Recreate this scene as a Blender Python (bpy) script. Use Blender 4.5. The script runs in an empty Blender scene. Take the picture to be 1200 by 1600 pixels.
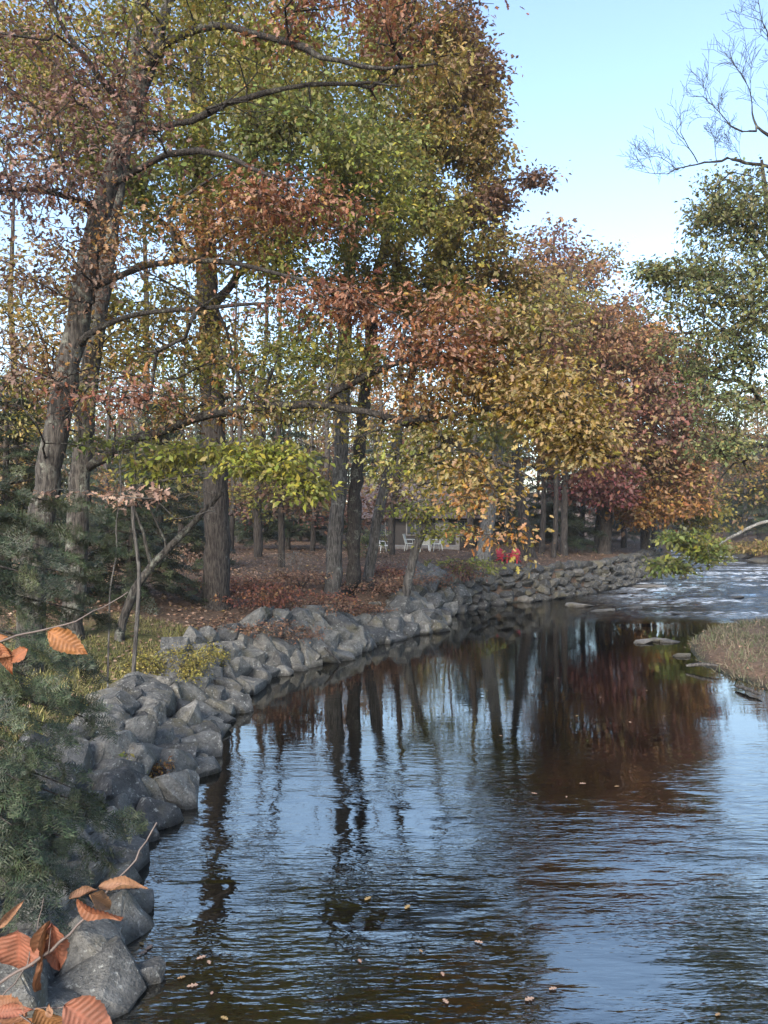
import bpy, bmesh, math, random
import numpy as np
from mathutils import Vector, Matrix

# ------------------------------------------------------------------ camera, sky, sun, exposure
S = bpy.context.scene
COL = S.collection
R = math.radians
rng = np.random.default_rng(11)
random.seed(5)
CAMH = 4.6
F = 1200.0
cam = bpy.data.cameras.new('camera')
cam.sensor_fit = 'AUTO'; cam.sensor_width = 36.0; cam.lens = 27.0
cam.clip_start = 0.05; cam.clip_end = 3000
camo = bpy.data.objects.new('camera', cam); COL.objects.link(camo)
camo.location = (0, 0, CAMH); camo.rotation_euler = (R(90), 0, 0)
S.camera = camo

SUN_EL, SUN_AZ = R(30), R(200)          # azimuth clockwise from +Y
world = bpy.data.worlds.new('World'); S.world = world; world.use_nodes = True
wt = world.node_tree; wt.nodes.clear()
sky = wt.nodes.new('ShaderNodeTexSky'); sky.sky_type = 'NISHITA'; sky.sun_disc = False
sky.sun_elevation = SUN_EL; sky.sun_rotation = SUN_AZ
sky.air_density = 1.0; sky.dust_density = 1.1; sky.ozone_density = 1.0
bg = wt.nodes.new('ShaderNodeBackground'); bg.inputs[1].default_value = 0.115
wo = wt.nodes.new('ShaderNodeOutputWorld')
wt.links.new(sky.outputs[0], bg.inputs[0]); wt.links.new(bg.outputs[0], wo.inputs[0])
sl = bpy.data.lights.new('sun', 'SUN'); sl.energy = 2.0; sl.angle = R(28); sl.color = (1.0, 0.95, 0.88)
so = bpy.data.objects.new('sun', sl); COL.objects.link(so)
sd = Vector((math.sin(SUN_AZ)*math.cos(SUN_EL), math.cos(SUN_AZ)*math.cos(SUN_EL), math.sin(SUN_EL)))
so.rotation_euler = sd.to_track_quat('Z', 'Y').to_euler(); so.location = (0, -20, 40)
S.view_settings.view_transform = 'Standard'; S.view_settings.look = 'None'
S.view_settings.exposure = 2.0; S.view_settings.gamma = 1.0
S.render.engine = 'CYCLES'
cy = S.cycles
cy.max_bounces = 6; cy.diffuse_bounces = 3; cy.glossy_bounces = 3; cy.transmission_bounces = 3
cy.transparent_max_bounces = 6; cy.use_denoising = True; cy.caustics_reflective = False; cy.caustics_refractive = False
cy.sample_clamp_indirect = 6.0
try:
    cy.denoiser = 'OPENIMAGEDENOISE'; cy.denoising_input_passes = 'RGB_ALBEDO_NORMAL'
except Exception:
    pass

def pt(x, y, Y):
    """world point that the photograph shows at x, y when it stands Y metres ahead"""
    return np.array([(x-600)*Y/F, Y, CAMH-(y-800)*Y/F])

# ------------------------------------------------------------------ helpers
def tag(o, label=None, cat=None, group=None, kind=None):
    if label: o['label'] = label
    if cat: o['category'] = cat
    if group: o['group'] = group
    if kind: o['kind'] = kind
    return o
def empty(name, loc=(0, 0, 0), rz=0.0):
    o = bpy.data.objects.new(name, None); COL.objects.link(o)
    o.location = tuple(loc); o.rotation_euler = (0, 0, rz); o.empty_display_size = 0.2
    return o
def link(name, me, parent=None, mat=None):
    o = bpy.data.objects.new(name, me); COL.objects.link(o)
    if mat and not me.materials: me.materials.append(mat)
    if parent: o.parent = parent
    return o
def np_mesh(name, v, f, col=None, smooth=False):
    """v Nx3, f MxK equal sized faces"""
    v = np.ascontiguousarray(v, dtype=np.float32); f = np.ascontiguousarray(f, dtype=np.int32)
    me = bpy.data.meshes.new(name)
    m, k = f.shape
    me.vertices.add(len(v)); me.vertices.foreach_set('co', v.ravel())
    me.loops.add(m*k); me.loops.foreach_set('vertex_index', f.ravel())
    me.polygons.add(m); me.polygons.foreach_set('loop_start', np.arange(0, m*k, k, dtype=np.int32))
    if smooth: me.polygons.foreach_set('use_smooth', np.ones(m, dtype=bool))
    if col is not None:
        a = me.color_attributes.new('Col', 'FLOAT_COLOR', 'POINT')
        c = np.ones((len(v), 4), dtype=np.float32); c[:, :3] = col
        a.data.foreach_set('color', c.ravel())
    me.update(calc_edges=True)
    return me
class MB:
    def __init__(s): s.v = []; s.f = []
    def add(s, vs, fs):
        n = len(s.v); s.v += [tuple(p) for p in vs]; s.f += [tuple(i+n for i in f) for f in fs]
    def box(s, a, b, M=None):
        x0, y0, z0 = a; x1, y1, z1 = b
        vs = [(x0,y0,z0),(x1,y0,z0),(x1,y1,z0),(x0,y1,z0),(x0,y0,z1),(x1,y0,z1),(x1,y1,z1),(x0,y1,z1)]
        if M is not None: vs = [tuple(M @ Vector(p)) for p in vs]
        s.add(vs, [(0,3,2,1),(4,5,6,7),(0,1,5,4),(1,2,6,5),(2,3,7,6),(3,0,4,7)])
    def tube(s, pts, rad, n=6):
        v, f = tube_arrays(np.array(pts, float), np.array(rad, float), n)
        s.add(v, f)
    def build(s, name, mat, parent=None, bevel=0.0, smooth=False):
        me = bpy.data.meshes.new(name); me.from_pydata(s.v, [], s.f)
        if smooth:
            for p in me.polygons: p.use_smooth = True
        if bevel:
            bm = bmesh.new(); bm.from_mesh(me)
            bmesh.ops.bevel(bm, geom=bm.edges[:], offset=bevel, segments=1, affect='EDGES', profile=0.6)
            bm.to_mesh(me); bm.free()
        me.update()
        return link(name, me, parent, mat)
def tube_arrays(P, rad, n):
    m = len(P)
    T = np.gradient(P, axis=0); T /= (np.linalg.norm(T, axis=1, keepdims=True)+1e-9)
    ref = np.array([0.31, 0.17, 0.93]) if abs(T[0, 2]) < 0.85 else np.array([0.9, 0.3, 0.1])
    U = np.cross(T, ref); U /= (np.linalg.norm(U, axis=1, keepdims=True)+1e-9)
    W = np.cross(T, U)
    a = np.linspace(0, 2*np.pi, n, endpoint=False)
    ring = U[:, None, :]*np.cos(a)[None, :, None] + W[:, None, :]*np.sin(a)[None, :, None]
    v = (P[:, None, :] + ring*rad[:, None, None]).reshape(-1, 3)
    i = np.arange(m-1)[:, None]*n; j = np.arange(n)[None, :]; j2 = (j+1) % n
    f = np.stack([i+j, i+j2, i+n+j2, i+n+j], axis=-1).reshape(-1, 4)
    return v, f
def vhash(i, j, s):
    h = (i.astype(np.int64)*374761393 + j.astype(np.int64)*668265263 + s*974711) & 0x7fffffff
    h = ((h ^ (h >> 13))*1274126177) & 0x7fffffff
    return ((h ^ (h >> 16)) & 0xffff)/65535.0
def vnoise(x, y, s=0):
    x = np.asarray(x, float); y = np.asarray(y, float)
    i = np.floor(x); j = np.floor(y); fx = x-i; fy = y-j
    fx = fx*fx*(3-2*fx); fy = fy*fy*(3-2*fy)
    a = vhash(i, j, s); b = vhash(i+1, j, s); c = vhash(i, j+1, s); d = vhash(i+1, j+1, s)
    return (a*(1-fx)+b*fx)*(1-fy)+(c*(1-fx)+d*fx)*fy
def fbm(x, y, s=0, o=3):
    t = 0; a = 0.5
    for k in range(o):
        t = t+a*vnoise(x*2**k, y*2**k, s+k*7); a *= 0.5
    return t/(1-0.5**o)

# ------------------------------------------------------------------ materials
def nodes(name):
    m = bpy.data.materials.new(name); m.use_nodes = True
    nt = m.node_tree; nt.nodes.clear()
    out = nt.nodes.new('ShaderNodeOutputMaterial')
    return m, nt, out
def N(nt, t, **k):
    n = nt.nodes.new(t)
    for a, b in k.items():
        if a.startswith('_'): setattr(n, a[1:], b)
        else: n.inputs[a].default_value = b
    return n
def ramp(nt, stops, fac=None):
    r = nt.nodes.new('ShaderNodeValToRGB'); e = r.color_ramp.elements
    while len(e) < len(stops): e.new(0.5)
    for k, (p, c) in enumerate(stops):
        e[k].position = p; e[k].color = (*c, 1) if len(c) == 3 else c
    if fac is not None: nt.links.new(fac, r.inputs[0])
    return r
def coords(nt, scale=(1, 1, 1), kind='Object'):
    tc = nt.nodes.new('ShaderNodeTexCoord'); mp = nt.nodes.new('ShaderNodeMapping')
    mp.inputs['Scale'].default_value = scale
    nt.links.new(tc.outputs[kind], mp.inputs[0]); return mp.outputs[0]
def geo_pos(nt, scale=(1, 1, 1)):
    g = nt.nodes.new('ShaderNodeNewGeometry'); mp = nt.nodes.new('ShaderNodeMapping')
    mp.inputs['Scale'].default_value = scale
    nt.links.new(g.outputs['Position'], mp.inputs[0]); return mp.outputs[0]
def noise(nt, vec, scale, detail=4, rough=0.55):
    n = N(nt, 'ShaderNodeTexNoise', Scale=scale, Detail=detail, Roughness=rough)
    nt.links.new(vec, n.inputs['Vector']); return n.outputs[0]
def mixc(nt, a, b, fac, bt='MIX'):
    m = nt.nodes.new('ShaderNodeMix'); m.data_type = 'RGBA'; m.blend_type = bt
    for s, i in ((a, 6), (b, 7), (fac, 0)):
        if hasattr(s, 'links'): nt.links.new(s, m.inputs[i])
        else: m.inputs[i].default_value = (*s, 1) if isinstance(s, tuple) else s
    return m.outputs[2]

def m_leaf(name, trans=0.35, pale=0.35, rough=0.55):
    m, nt, out = nodes(name)
    at = N(nt, 'ShaderNodeAttribute', _attribute_name='Col')
    g = nt.nodes.new('ShaderNodeNewGeometry')
    back = mixc(nt, at.outputs['Color'], (0.30, 0.22, 0.17), pale)
    c = mixc(nt, at.outputs['Color'], back, g.outputs['Backfacing'])
    p = N(nt, 'ShaderNodeBsdfPrincipled', Roughness=rough); p.inputs['Specular IOR Level'].default_value = 0.35
    nt.links.new(c, p.inputs['Base Color'])
    t = N(nt, 'ShaderNodeBsdfTranslucent'); nt.links.new(at.outputs['Color'], t.inputs[0])
    mx = N(nt, 'ShaderNodeMixShader', Fac=trans)
    nt.links.new(p.outputs[0], mx.inputs[1]); nt.links.new(t.outputs[0], mx.inputs[2])
    nt.links.new(mx.outputs[0], out.inputs[0]); return m
def m_bark(name, dark, light, lichen, amount=0.5, sc=1.0):
    m, nt, out = nodes(name)
    v = geo_pos(nt, (6*sc, 6*sc, 1.1*sc)); v2 = geo_pos(nt)
    n1 = noise(nt, v, 3.0, 6, 0.65); n2 = noise(nt, v2, 2.2*sc, 5, 0.7); n3 = noise(nt, v2, 14*sc, 3)
    base = ramp(nt, [(0.40, dark), (0.60, light)], n1).outputs[0]
    lm = ramp(nt, [(0.62-0.2*amount, (0, 0, 0)), (0.72-0.15*amount, (1, 1, 1))], n2).outputs[0]
    lm2 = mixc(nt, (0, 0, 0), lm, ramp(nt, [(0.38, (0, 0, 0)), (0.6, (1, 1, 1))], n3).outputs[0])
    c = mixc(nt, base, lichen, lm2)
    p = N(nt, 'ShaderNodeBsdfPrincipled', Roughness=0.9); p.inputs['Specular IOR Level'].default_value = 0.2
    nt.links.new(c, p.inputs['Base Color'])
    b = N(nt, 'ShaderNodeBump', Strength=1.0, Distance=0.10); nt.links.new(n1, b.inputs['Height'])
    nt.links.new(b.outputs[0], p.inputs['Normal'])
    nt.links.new(p.outputs[0], out.inputs[0]); return m
def m_rock(name, lo, hi, patch):
    m, nt, out = nodes(name)
    oi = nt.nodes.new('ShaderNodeObjectInfo')
    v = coords(nt); pos = geo_pos(nt)
    n1 = noise(nt, pos, 3.5, 8, 0.65); n2 = noise(nt, pos, 28, 4, 0.7); n3 = noise(nt, pos, 5.5, 5, 0.7)
    c = ramp(nt, [(0.3, lo), (0.7, hi)], n1).outputs[0]
    rv = ramp(nt, [(0, (0.55, 0.55, 0.56)), (0.35, (0.85, 0.85, 0.84)), (0.7, (1.1, 1.08, 1.02)), (1, (1.55, 1.48, 1.36))], oi.outputs['Random']).outputs[0]
    c = mixc(nt, c, rv, 1.0, 'MULTIPLY')
    c = mixc(nt, c, patch, ramp(nt, [(0.6, (0, 0, 0)), (0.68, (0.75, 0.75, 0.75))], n3).outputs[0])
    c = mixc(nt, c, ramp(nt, [(0.3, (0.7, 0.7, 0.7)), (0.7, (1.18, 1.18, 1.18))], n2).outputs[0], 0.7, 'MULTIPLY')
    n4 = noise(nt, pos, 15, 3, 0.6); n5 = noise(nt, pos, 1.3, 4, 0.6)
    c = mixc(nt, c, (0.115, 0.10, 0.06), ramp(nt, [(0.52, (0, 0, 0)), (0.66, (0.7, 0.7, 0.7))], n5).outputs[0])
    c = mixc(nt, c, (0.40, 0.40, 0.36), ramp(nt, [(0.62, (0, 0, 0)), (0.67, (0.6, 0.6, 0.6))], n4).outputs[0])
    vs_ = nt.nodes.new('ShaderNodeTexVoronoi'); vs_.feature = 'DISTANCE_TO_EDGE'; vs_.inputs['Scale'].default_value = 2.6
    vw = N(nt, 'ShaderNodeVectorMath', _operation='ADD'); nv = N(nt, 'ShaderNodeTexNoise', Scale=4.0, Detail=4.0); nt.links.new(pos, nv.inputs['Vector'])
    nt.links.new(pos, vw.inputs[0]); nt.links.new(nv.outputs['Color'], vw.inputs[1]); nt.links.new(vw.outputs[0], vs_.inputs['Vector'])
    crk = ramp(nt, [(0.0, (0.45, 0.45, 0.45)), (0.025, (1, 1, 1))], vs_.outputs['Distance']).outputs[0]
    c = mixc(nt, c, crk, 0.75, 'MULTIPLY')
    # wet dark band where the river laps the stones
    sx = nt.nodes.new('ShaderNodeSeparateXYZ'); nt.links.new(pos, sx.inputs[0])
    wet = N(nt, 'ShaderNodeMapRange'); wet.inputs[1].default_value = 0.04; wet.inputs[2].default_value = 0.14
    wet.inputs[3].default_value = 0.4; wet.inputs[4].default_value = 1.0
    nt.links.new(sx.outputs[2], wet.inputs[0])
    hs = N(nt, 'ShaderNodeHueSaturation'); nt.links.new(c, hs.inputs['Color']); nt.links.new(wet.outputs[0], hs.inputs['Value'])
    p = N(nt, 'ShaderNodeBsdfPrincipled', Roughness=0.8); p.inputs['Specular IOR Level'].default_value = 0.35
    nt.links.new(hs.outputs[0], p.inputs['Base Color'])
    b = N(nt, 'ShaderNodeBump', Strength=1.0, Distance=0.09); nt.links.new(n1, b.inputs['Height'])
    b2 = N(nt, 'ShaderNodeBump', Strength=0.8, Distance=0.02); nt.links.new(n2, b2.inputs['Height']); nt.links.new(b.outputs[0], b2.inputs['Normal'])
    nt.links.new(b2.outputs[0], p.inputs['Normal'])
    nt.links.new(p.outputs[0], out.inputs[0]); return m
def m_plain(name, col, rough=0.6, var=0.25, sc=8.0):
    m, nt, out = nodes(name)
    n = noise(nt, geo_pos(nt), sc, 4)
    c = ramp(nt, [(0.3, tuple(x*(1-var) for x in col)), (0.7, tuple(min(1, x*(1+var)) for x in col))], n).outputs[0]
    p = N(nt, 'ShaderNodeBsdfPrincipled', Roughness=rough)
    nt.links.new(c, p.inputs['Base Color']); nt.links.new(p.outputs[0], out.inputs[0]); return m

M_LEAF = m_leaf('autumn_leaf'); M_NEEDLE = m_leaf('conifer_needle', 0.15, 0.1, 0.5)
M_LITTER = m_leaf('fallen_leaf', 0.1, 0.3, 0.8)
M_OAK = m_bark('lichen_oak_bark', (0.024, 0.021, 0.019), (0.092, 0.081, 0.07), (0.19, 0.195, 0.16), 0.55)
M_LIMB = m_bark('dark_limb_bark', (0.018, 0.016, 0.015), (0.06, 0.052, 0.046), (0.16, 0.165, 0.135), 0.4, 1.6)
M_BARK = m_bark('grey_brown_bark', (0.034, 0.031, 0.029), (0.12, 0.11, 0.10), (0.2, 0.2, 0.18), 0.4)
M_DARK = m_bark('dark_bark', (0.025, 0.021, 0.019), (0.085, 0.072, 0.062), (0.15, 0.15, 0.13), 0.15)
M_PALE = m_bark('pale_bark', (0.09, 0.082, 0.072), (0.23, 0.21, 0.185), (0.33, 0.33, 0.29), 0.6)
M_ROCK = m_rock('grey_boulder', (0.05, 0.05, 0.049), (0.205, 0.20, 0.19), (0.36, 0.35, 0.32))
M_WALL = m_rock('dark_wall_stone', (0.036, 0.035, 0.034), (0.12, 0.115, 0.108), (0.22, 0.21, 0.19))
M_SLAB = m_rock('pale_river_slab', (0.09, 0.083, 0.076), (0.22, 0.205, 0.19), (0.28, 0.265, 0.25))

# ------------------------------------------------------------------ the river, its banks, the ground
LE = np.array([(-1.9,-14),(-2.0,0),(-2.2,4),(-2.51,7.26),(-3.1,9.68),(-3.3,11.0),(-3.05,12.5),(-3.35,15.8),(-3.2,21.0),(-1.3,24.0),(0,26.9),
               (2.2,29.8),(2.9,34.5),(5.4,38.0),(9.2,40.9),(13.5,45.5),(17,51),(22.5,61),(29.5,79),(36,100),(48,150)], float)
RE = np.array([(10.5,-14),(9.8,8),(9.5,19),(9.0,23),(10.0,26.5),(11.6,29.5),(16.5,32.5),(25,42),(30,54),(32.6,64),(36.5,79),(43,100),(58,150)], float)
POLY = np.vstack([LE, RE[::-1]])
def river_sd(x, y):
    """signed distance (inside negative), nearest bank: 0 left, 1 right"""
    p = np.stack([np.ravel(x), np.ravel(y)], -1)
    best = np.full(len(p), 1e9); side = np.zeros(len(p), int); inside = np.zeros(len(p), bool)
    n = len(POLY)
    for k in range(n):
        a = POLY[k]; b = POLY[(k+1) % n]
        e = b-a; w = p-a
        t = np.clip((w@e)/(e@e), 0, 1)
        d = np.linalg.norm(w-t[:, None]*e, axis=1)
        if k not in (len(LE)-1, n-1):
            u = d < best; best[u] = d[u]; side[u] = 0 if k < len(LE)-1 else 1
        c = ((a[1] > p[:, 1]) != (b[1] > p[:, 1])) & (p[:, 0] < (b[0]-a[0])*(p[:, 1]-a[1])/(b[1]-a[1]+1e-12)+a[0])
        inside ^= c
    best[inside] *= -1
    return best.reshape(np.shape(x)), side.reshape(np.shape(x))
def smooth(a, b, x):
    t = np.clip((x-a)/(b-a), 0, 1); return t*t*(3-2*t)
def ground_z(x, y):
    x = np.asarray(x, float); y = np.asarray(y, float)
    d, side = river_sd(x, y)
    nz = (fbm(x*0.35, y*0.35, 3)-0.5)
    fine = (fbm(x*1.7, y*1.7, 9)-0.5)
    # left bank
    far = smooth(30, 35, y)
    W = 1.9*(1-far)+0.45*far
    bump = smooth(25, 29, y)*(1-smooth(33, 36, y)); W = W+1.0*bump
    H = 0.70+0.42*smooth(16, 22, y)+0.33*smooth(26, 33, y)
    L = -0.25+(H+0.25)*np.clip(d/W, 0, 1)**0.9 + (1.6-0.35*smooth(16, 22, y)-0.3*smooth(26, 33, y))*(1-np.exp(-np.maximum(d-W, 0)/5.0))*(1-0.35*far)
    L = L+0.5*smooth(40, 140, d)*4 + nz*0.35*smooth(1.5, 5, d)+fine*0.10
    L = L+1.2*smooth(10, 2, y)*smooth(1, 4, d)
    # right bank: low grassy bar, then the bank proper
    bar = smooth(12, 17, y)*(1-smooth(36, 46, y))
    Rr = -0.2+np.clip(d/1.2, 0, 1)*0.5+np.clip((d-1.2)/2, 0, 1)*1.3*(1-bar)+smooth(6, 16, d)*1.6 + nz*0.3*smooth(1, 4, d)+fine*0.14
    Rr = Rr+smooth(30, 140, d)*9*smooth(30, 80, y)
    out = np.where(side == 0, L, Rr)
    rap = smooth(31, 34, y)
    bed = -0.22-(0.75-0.55*rap)*(1-np.exp(d/1.6)) + fine*0.12 + nz*0.15
    return np.where(d < 0, bed, out)
def gz(x, y): return float(ground_z(np.array([x]), np.array([y]))[0])

def axis(lo, hi, f0, f1, step, g=1.25):
    a = list(np.arange(f0, f1, step)); s = step
    x = f1
    while x < hi: a.append(x); s *= g; x += s
    a.append(hi); s = step*g; x = f0-s; b = []
    while x > lo: b.append(x); s *= g; x -= s
    b.append(lo)
    return np.array(b[::-1]+a)
def grid_mesh(name, xs, ys, zf):
    X, Y = np.meshgrid(xs, ys); Z = zf(X, Y)
    v = np.stack([X, Y, Z], -1).reshape(-1, 3)
    nx, ny = len(xs), len(ys)
    i = (np.arange(ny-1)[:, None]*nx+np.arange(nx-1)[None, :]).ravel()
    return np_mesh(name, v, np.stack([i, i+1, i+nx+1, i+nx], -1), smooth=True)

m, nt, out = nodes('leafy_ground')
pos = geo_pos(nt)
n1 = noise(nt, pos, 0.45, 5, 0.6); n2 = noise(nt, pos, 9, 5, 0.7); n3 = noise(nt, pos, 30, 3, 0.7)
soil = ramp(nt, [(0.3, (0.055, 0.04, 0.03)), (0.55, (0.13, 0.085, 0.058)), (0.75, (0.21, 0.135, 0.09))], n2).outputs[0]
moss = ramp(nt, [(0.3, (0.045, 0.05, 0.018)), (0.7, (0.13, 0.125, 0.04))], n2).outputs[0]
sx = nt.nodes.new('ShaderNodeSeparateXYZ'); nt.links.new(pos, sx.inputs[0])
def band(sock, a, b, c, d):
    r1 = N(nt, 'ShaderNodeMapRange', _interpolation_type='SMOOTHSTEP'); r1.inputs[1].default_value = a; r1.inputs[2].default_value = b
    r2 = N(nt, 'ShaderNodeMapRange', _interpolation_type='SMOOTHSTEP'); r2.inputs[1].default_value = c; r2.inputs[2].default_value = d
    r2.inputs[3].default_value = 1; r2.inputs[4].default_value = 0
    nt.links.new(sock, r1.inputs[0]); nt.links.new(sock, r2.inputs[0])
    mm = N(nt, 'ShaderNodeMath', _operation='MULTIPLY'); nt.links.new(r1.outputs[0], mm.inputs[0]); nt.links.new(r2.outputs[0], mm.inputs[1])
    return mm.outputs[0]
lawn = N(nt, 'ShaderNodeMath', _operation='MULTIPLY')
nt.links.new(band(sx.outputs[0], -9, -7, -4.2, -3.2), lawn.inputs[0]); nt.links.new(band(sx.outputs[1], 8, 11, 19, 23), lawn.inputs[1])
lm = N(nt, 'ShaderNodeMath', _operation='MULTIPLY'); nt.links.new(lawn.outputs[0], lm.inputs[0])
nt.links.new(ramp(nt, [(0.35, (0.35, 0.35, 0.35)), (0.55, (1, 1, 1))], n1).outputs[0], lm.inputs[1])
c = mixc(nt, soil, moss, lm.outputs[0])
bed = ramp(nt, [(0.35, (0.012, 0.014, 0.011)), (0.7, (0.05, 0.05, 0.036))], noise(nt, pos, 4, 5)).outputs[0]
wetf = N(nt, 'ShaderNodeMapRange'); wetf.inputs[1].default_value = 0.02; wetf.inputs[2].default_value = 0.16
nt.links.new(sx.outputs[2], wetf.inputs[0])
c = mixc(nt, bed, c, wetf.outputs[0])
p = N(nt, 'ShaderNodeBsdfPrincipled', Roughness=0.95); p.inputs['Specular IOR Level'].default_value = 0.15
nt.links.new(c, p.inputs['Base Color'])
b = N(nt, 'ShaderNodeBump', Strength=0.9, Distance=0.06); nt.links.new(n2, b.inputs['Height'])
nt.links.new(b.outputs[0], p.inputs['Normal']); nt.links.new(p.outputs[0], out.inputs[0])
M_GROUND = m
gm = grid_mesh('ground', axis(-600, 600, -13, 34, 0.3), axis(-60, 900, -2, 72, 0.3), ground_z)
tag(link('ground', gm, None, M_GROUND), kind='structure')

# water: dark, clear, rippled; broken riffle upstream
def rapid_mask(x, y):
    u = y-(31.0+0.10*(x-6))
    m_ = smooth(0.0, 3.0, u)*(1-smooth(56, 66, y))
    return m_*smooth(7.0, 13.0, x)
def water_z(x, y):
    mk = rapid_mask(x, y)
    d, side = river_sd(x, y)
    mk = mk*smooth(-0.2, -2.0, d)
    return mk*((fbm(x*0.8, y*1.1, 21, 3)-0.5)*0.26+(vnoise(x*2.6, y*3.2, 31)-0.5)*0.10+0.05)
m, nt, out = nodes('river_water')
pos = geo_pos(nt)
def wn(scale, sx_, sy_, det=2, rough=0.5):
    return noise(nt, geo_pos(nt, (sx_, sy_, 1)), scale, det, rough)
sx = nt.nodes.new('ShaderNodeSeparateXYZ'); nt.links.new(pos, sx.inputs[0])
w1 = wn(4.6, 0.30, 1.3); w2 = wn(12.0, 0.32, 1.3); w3 = wn(0.35, 1, 1.4, 3); w4 = wn(1.3, 0.4, 1.2)
a0 = N(nt, 'ShaderNodeMapRange', _interpolation_type='SMOOTHSTEP')       # calm pool further off, rippled near
a0.inputs[1].default_value = 8.0; a0.inputs[2].default_value = 17.0; a0.inputs[3].default_value = 0.85; a0.inputs[4].default_value = 0.07
nt.links.new(sx.outputs[1], a0.inputs[0])
patch = ramp(nt, [(0.38, (0.18, 0.18, 0.18)), (0.60, (1, 1, 1))], w3).outputs[0]
amp = N(nt, 'ShaderNodeMath', _operation='MULTIPLY'); nt.links.new(a0.outputs[0], amp.inputs[0]); nt.links.new(patch, amp.inputs[1])
a1 = N(nt, 'ShaderNodeMapRange', _interpolation_type='SMOOTHSTEP')
a1.inputs[1].default_value = 31.5; a1.inputs[2].default_value = 34.5; a1.inputs[3].default_value = 0.0; a1.inputs[4].default_value = 3.2
nt.links.new(sx.outputs[1], a1.inputs[0])
ax = N(nt, 'ShaderNodeMapRange', _interpolation_type='SMOOTHSTEP'); ax.inputs[1].default_value = 6.5; ax.inputs[2].default_value = 14.0
nt.links.new(sx.outputs[0], ax.inputs[0])
axm = N(nt, 'ShaderNodeMath', _operation='MULTIPLY'); nt.links.new(a1.outputs[0], axm.inputs[0]); nt.links.new(ax.outputs[0], axm.inputs[1])
a2 = N(nt, 'ShaderNodeMath', _operation='ADD'); nt.links.new(amp.outputs[0], a2.inputs[0]); nt.links.new(axm.outputs[0], a2.inputs[1])
def lin(a, ka, b_, kb):
    q = N(nt, 'ShaderNodeMath', _operation='MULTIPLY'); nt.links.new(a, q.inputs[0]); q.inputs[1].default_value = ka
    q2 = N(nt, 'ShaderNodeMath', _operation='MULTIPLY_ADD'); nt.links.new(b_, q2.inputs[0]); q2.inputs[1].default_value = kb
    nt.links.new(q.outputs[0], q2.inputs[2]); return q2.outputs[0]
w5 = wn(27.0, 0.4, 1.2, 1)
hgt = lin(lin(lin(w1, 1.0, w2, 0.42), 1.0, w4, 0.7), 1.0, w5, 0.13)
hh = N(nt, 'ShaderNodeMath', _operation='MULTIPLY'); nt.links.new(hgt, hh.inputs[0]); nt.links.new(a2.outputs[0], hh.inputs[1])
b = N(nt, 'ShaderNodeBump', Strength=1.0, Distance=0.030); nt.links.new(hh.outputs[0], b.inputs['Height'])
fr = N(nt, 'ShaderNodeFresnel', IOR=3.3); nt.links.new(b.outputs[0], fr.inputs['Normal'])
gl = N(nt, 'ShaderNodeBsdfGlossy', Roughness=0.008, Color=(1.0, 0.985, 0.93, 1)); nt.links.new(b.outputs[0], gl.inputs['Normal'])
tr = N(nt, 'ShaderNodeBsdfTransparent', Color=(0.10, 0.11, 0.09, 1))
mx = N(nt, 'ShaderNodeMixShader'); nt.links.new(fr.outputs[0], mx.inputs[0]); nt.links.new(tr.outputs[0], mx.inputs[1]); nt.links.new(gl.outputs[0], mx.inputs[2])
# white water over the riffle
fv = noise(nt, geo_pos(nt, (0.9, 2.6, 1)), 1.5, 6, 0.7)
fm = ramp(nt, [(0.46, (0, 0, 0)), (0.60, (1, 1, 1))], fv).outputs[0]
fz = N(nt, 'ShaderNodeMapRange', _interpolation_type='SMOOTHSTEP'); fz.inputs[1].default_value = 32.5; fz.inputs[2].default_value = 36
nt.links.new(sx.outputs[1], fz.inputs[0])
fx = N(nt, 'ShaderNodeMapRange', _interpolation_type='SMOOTHSTEP'); fx.inputs[1].default_value = 10.0; fx.inputs[2].default_value = 17
nt.links.new(sx.outputs[0], fx.inputs[0])
ff = N(nt, 'ShaderNodeMath', _operation='MULTIPLY'); nt.links.new(fz.outputs[0], ff.inputs[0]); nt.links.new(fx.outputs[0], ff.inputs[1])
bandn = ramp(nt, [(0.45, (0.03, 0.03, 0.03)), (0.60, (1, 1, 1))], noise(nt, geo_pos(nt, (0.07, 0.34, 1)), 1.0, 3)).outputs[0]
fq = N(nt, 'ShaderNodeMath', _operation='MULTIPLY'); nt.links.new(ff.outputs[0], fq.inputs[0]); nt.links.new(bandn, fq.inputs[1])
ff2 = N(nt, 'ShaderNodeMath', _operation='MULTIPLY'); nt.links.new(fq.outputs[0], ff2.inputs[0]); nt.links.new(fm, ff2.inputs[1])
fd = N(nt, 'ShaderNodeBsdfDiffuse', Color=(0.85, 0.9, 0.95, 1)); nt.links.new(b.outputs[0], fd.inputs['Normal'])
mf = N(nt, 'ShaderNodeMixShader'); nt.links.new(ff2.outputs[0], mf.inputs[0]); nt.links.new(mx.outputs[0], mf.inputs[1]); nt.links.new(fd.outputs[0], mf.inputs[2])
nt.links.new(mf.outputs[0], out.inputs[0])
M_WATER = m
wm = grid_mesh('river_water', np.arange(-8, 62, 0.33), np.concatenate([np.arange(-14, 30, 1.0), np.arange(30, 70, 0.25), np.arange(70, 152, 2.0)]), water_z)
tag(link('river_water', wm, None, M_WATER), kind='structure')

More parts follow.
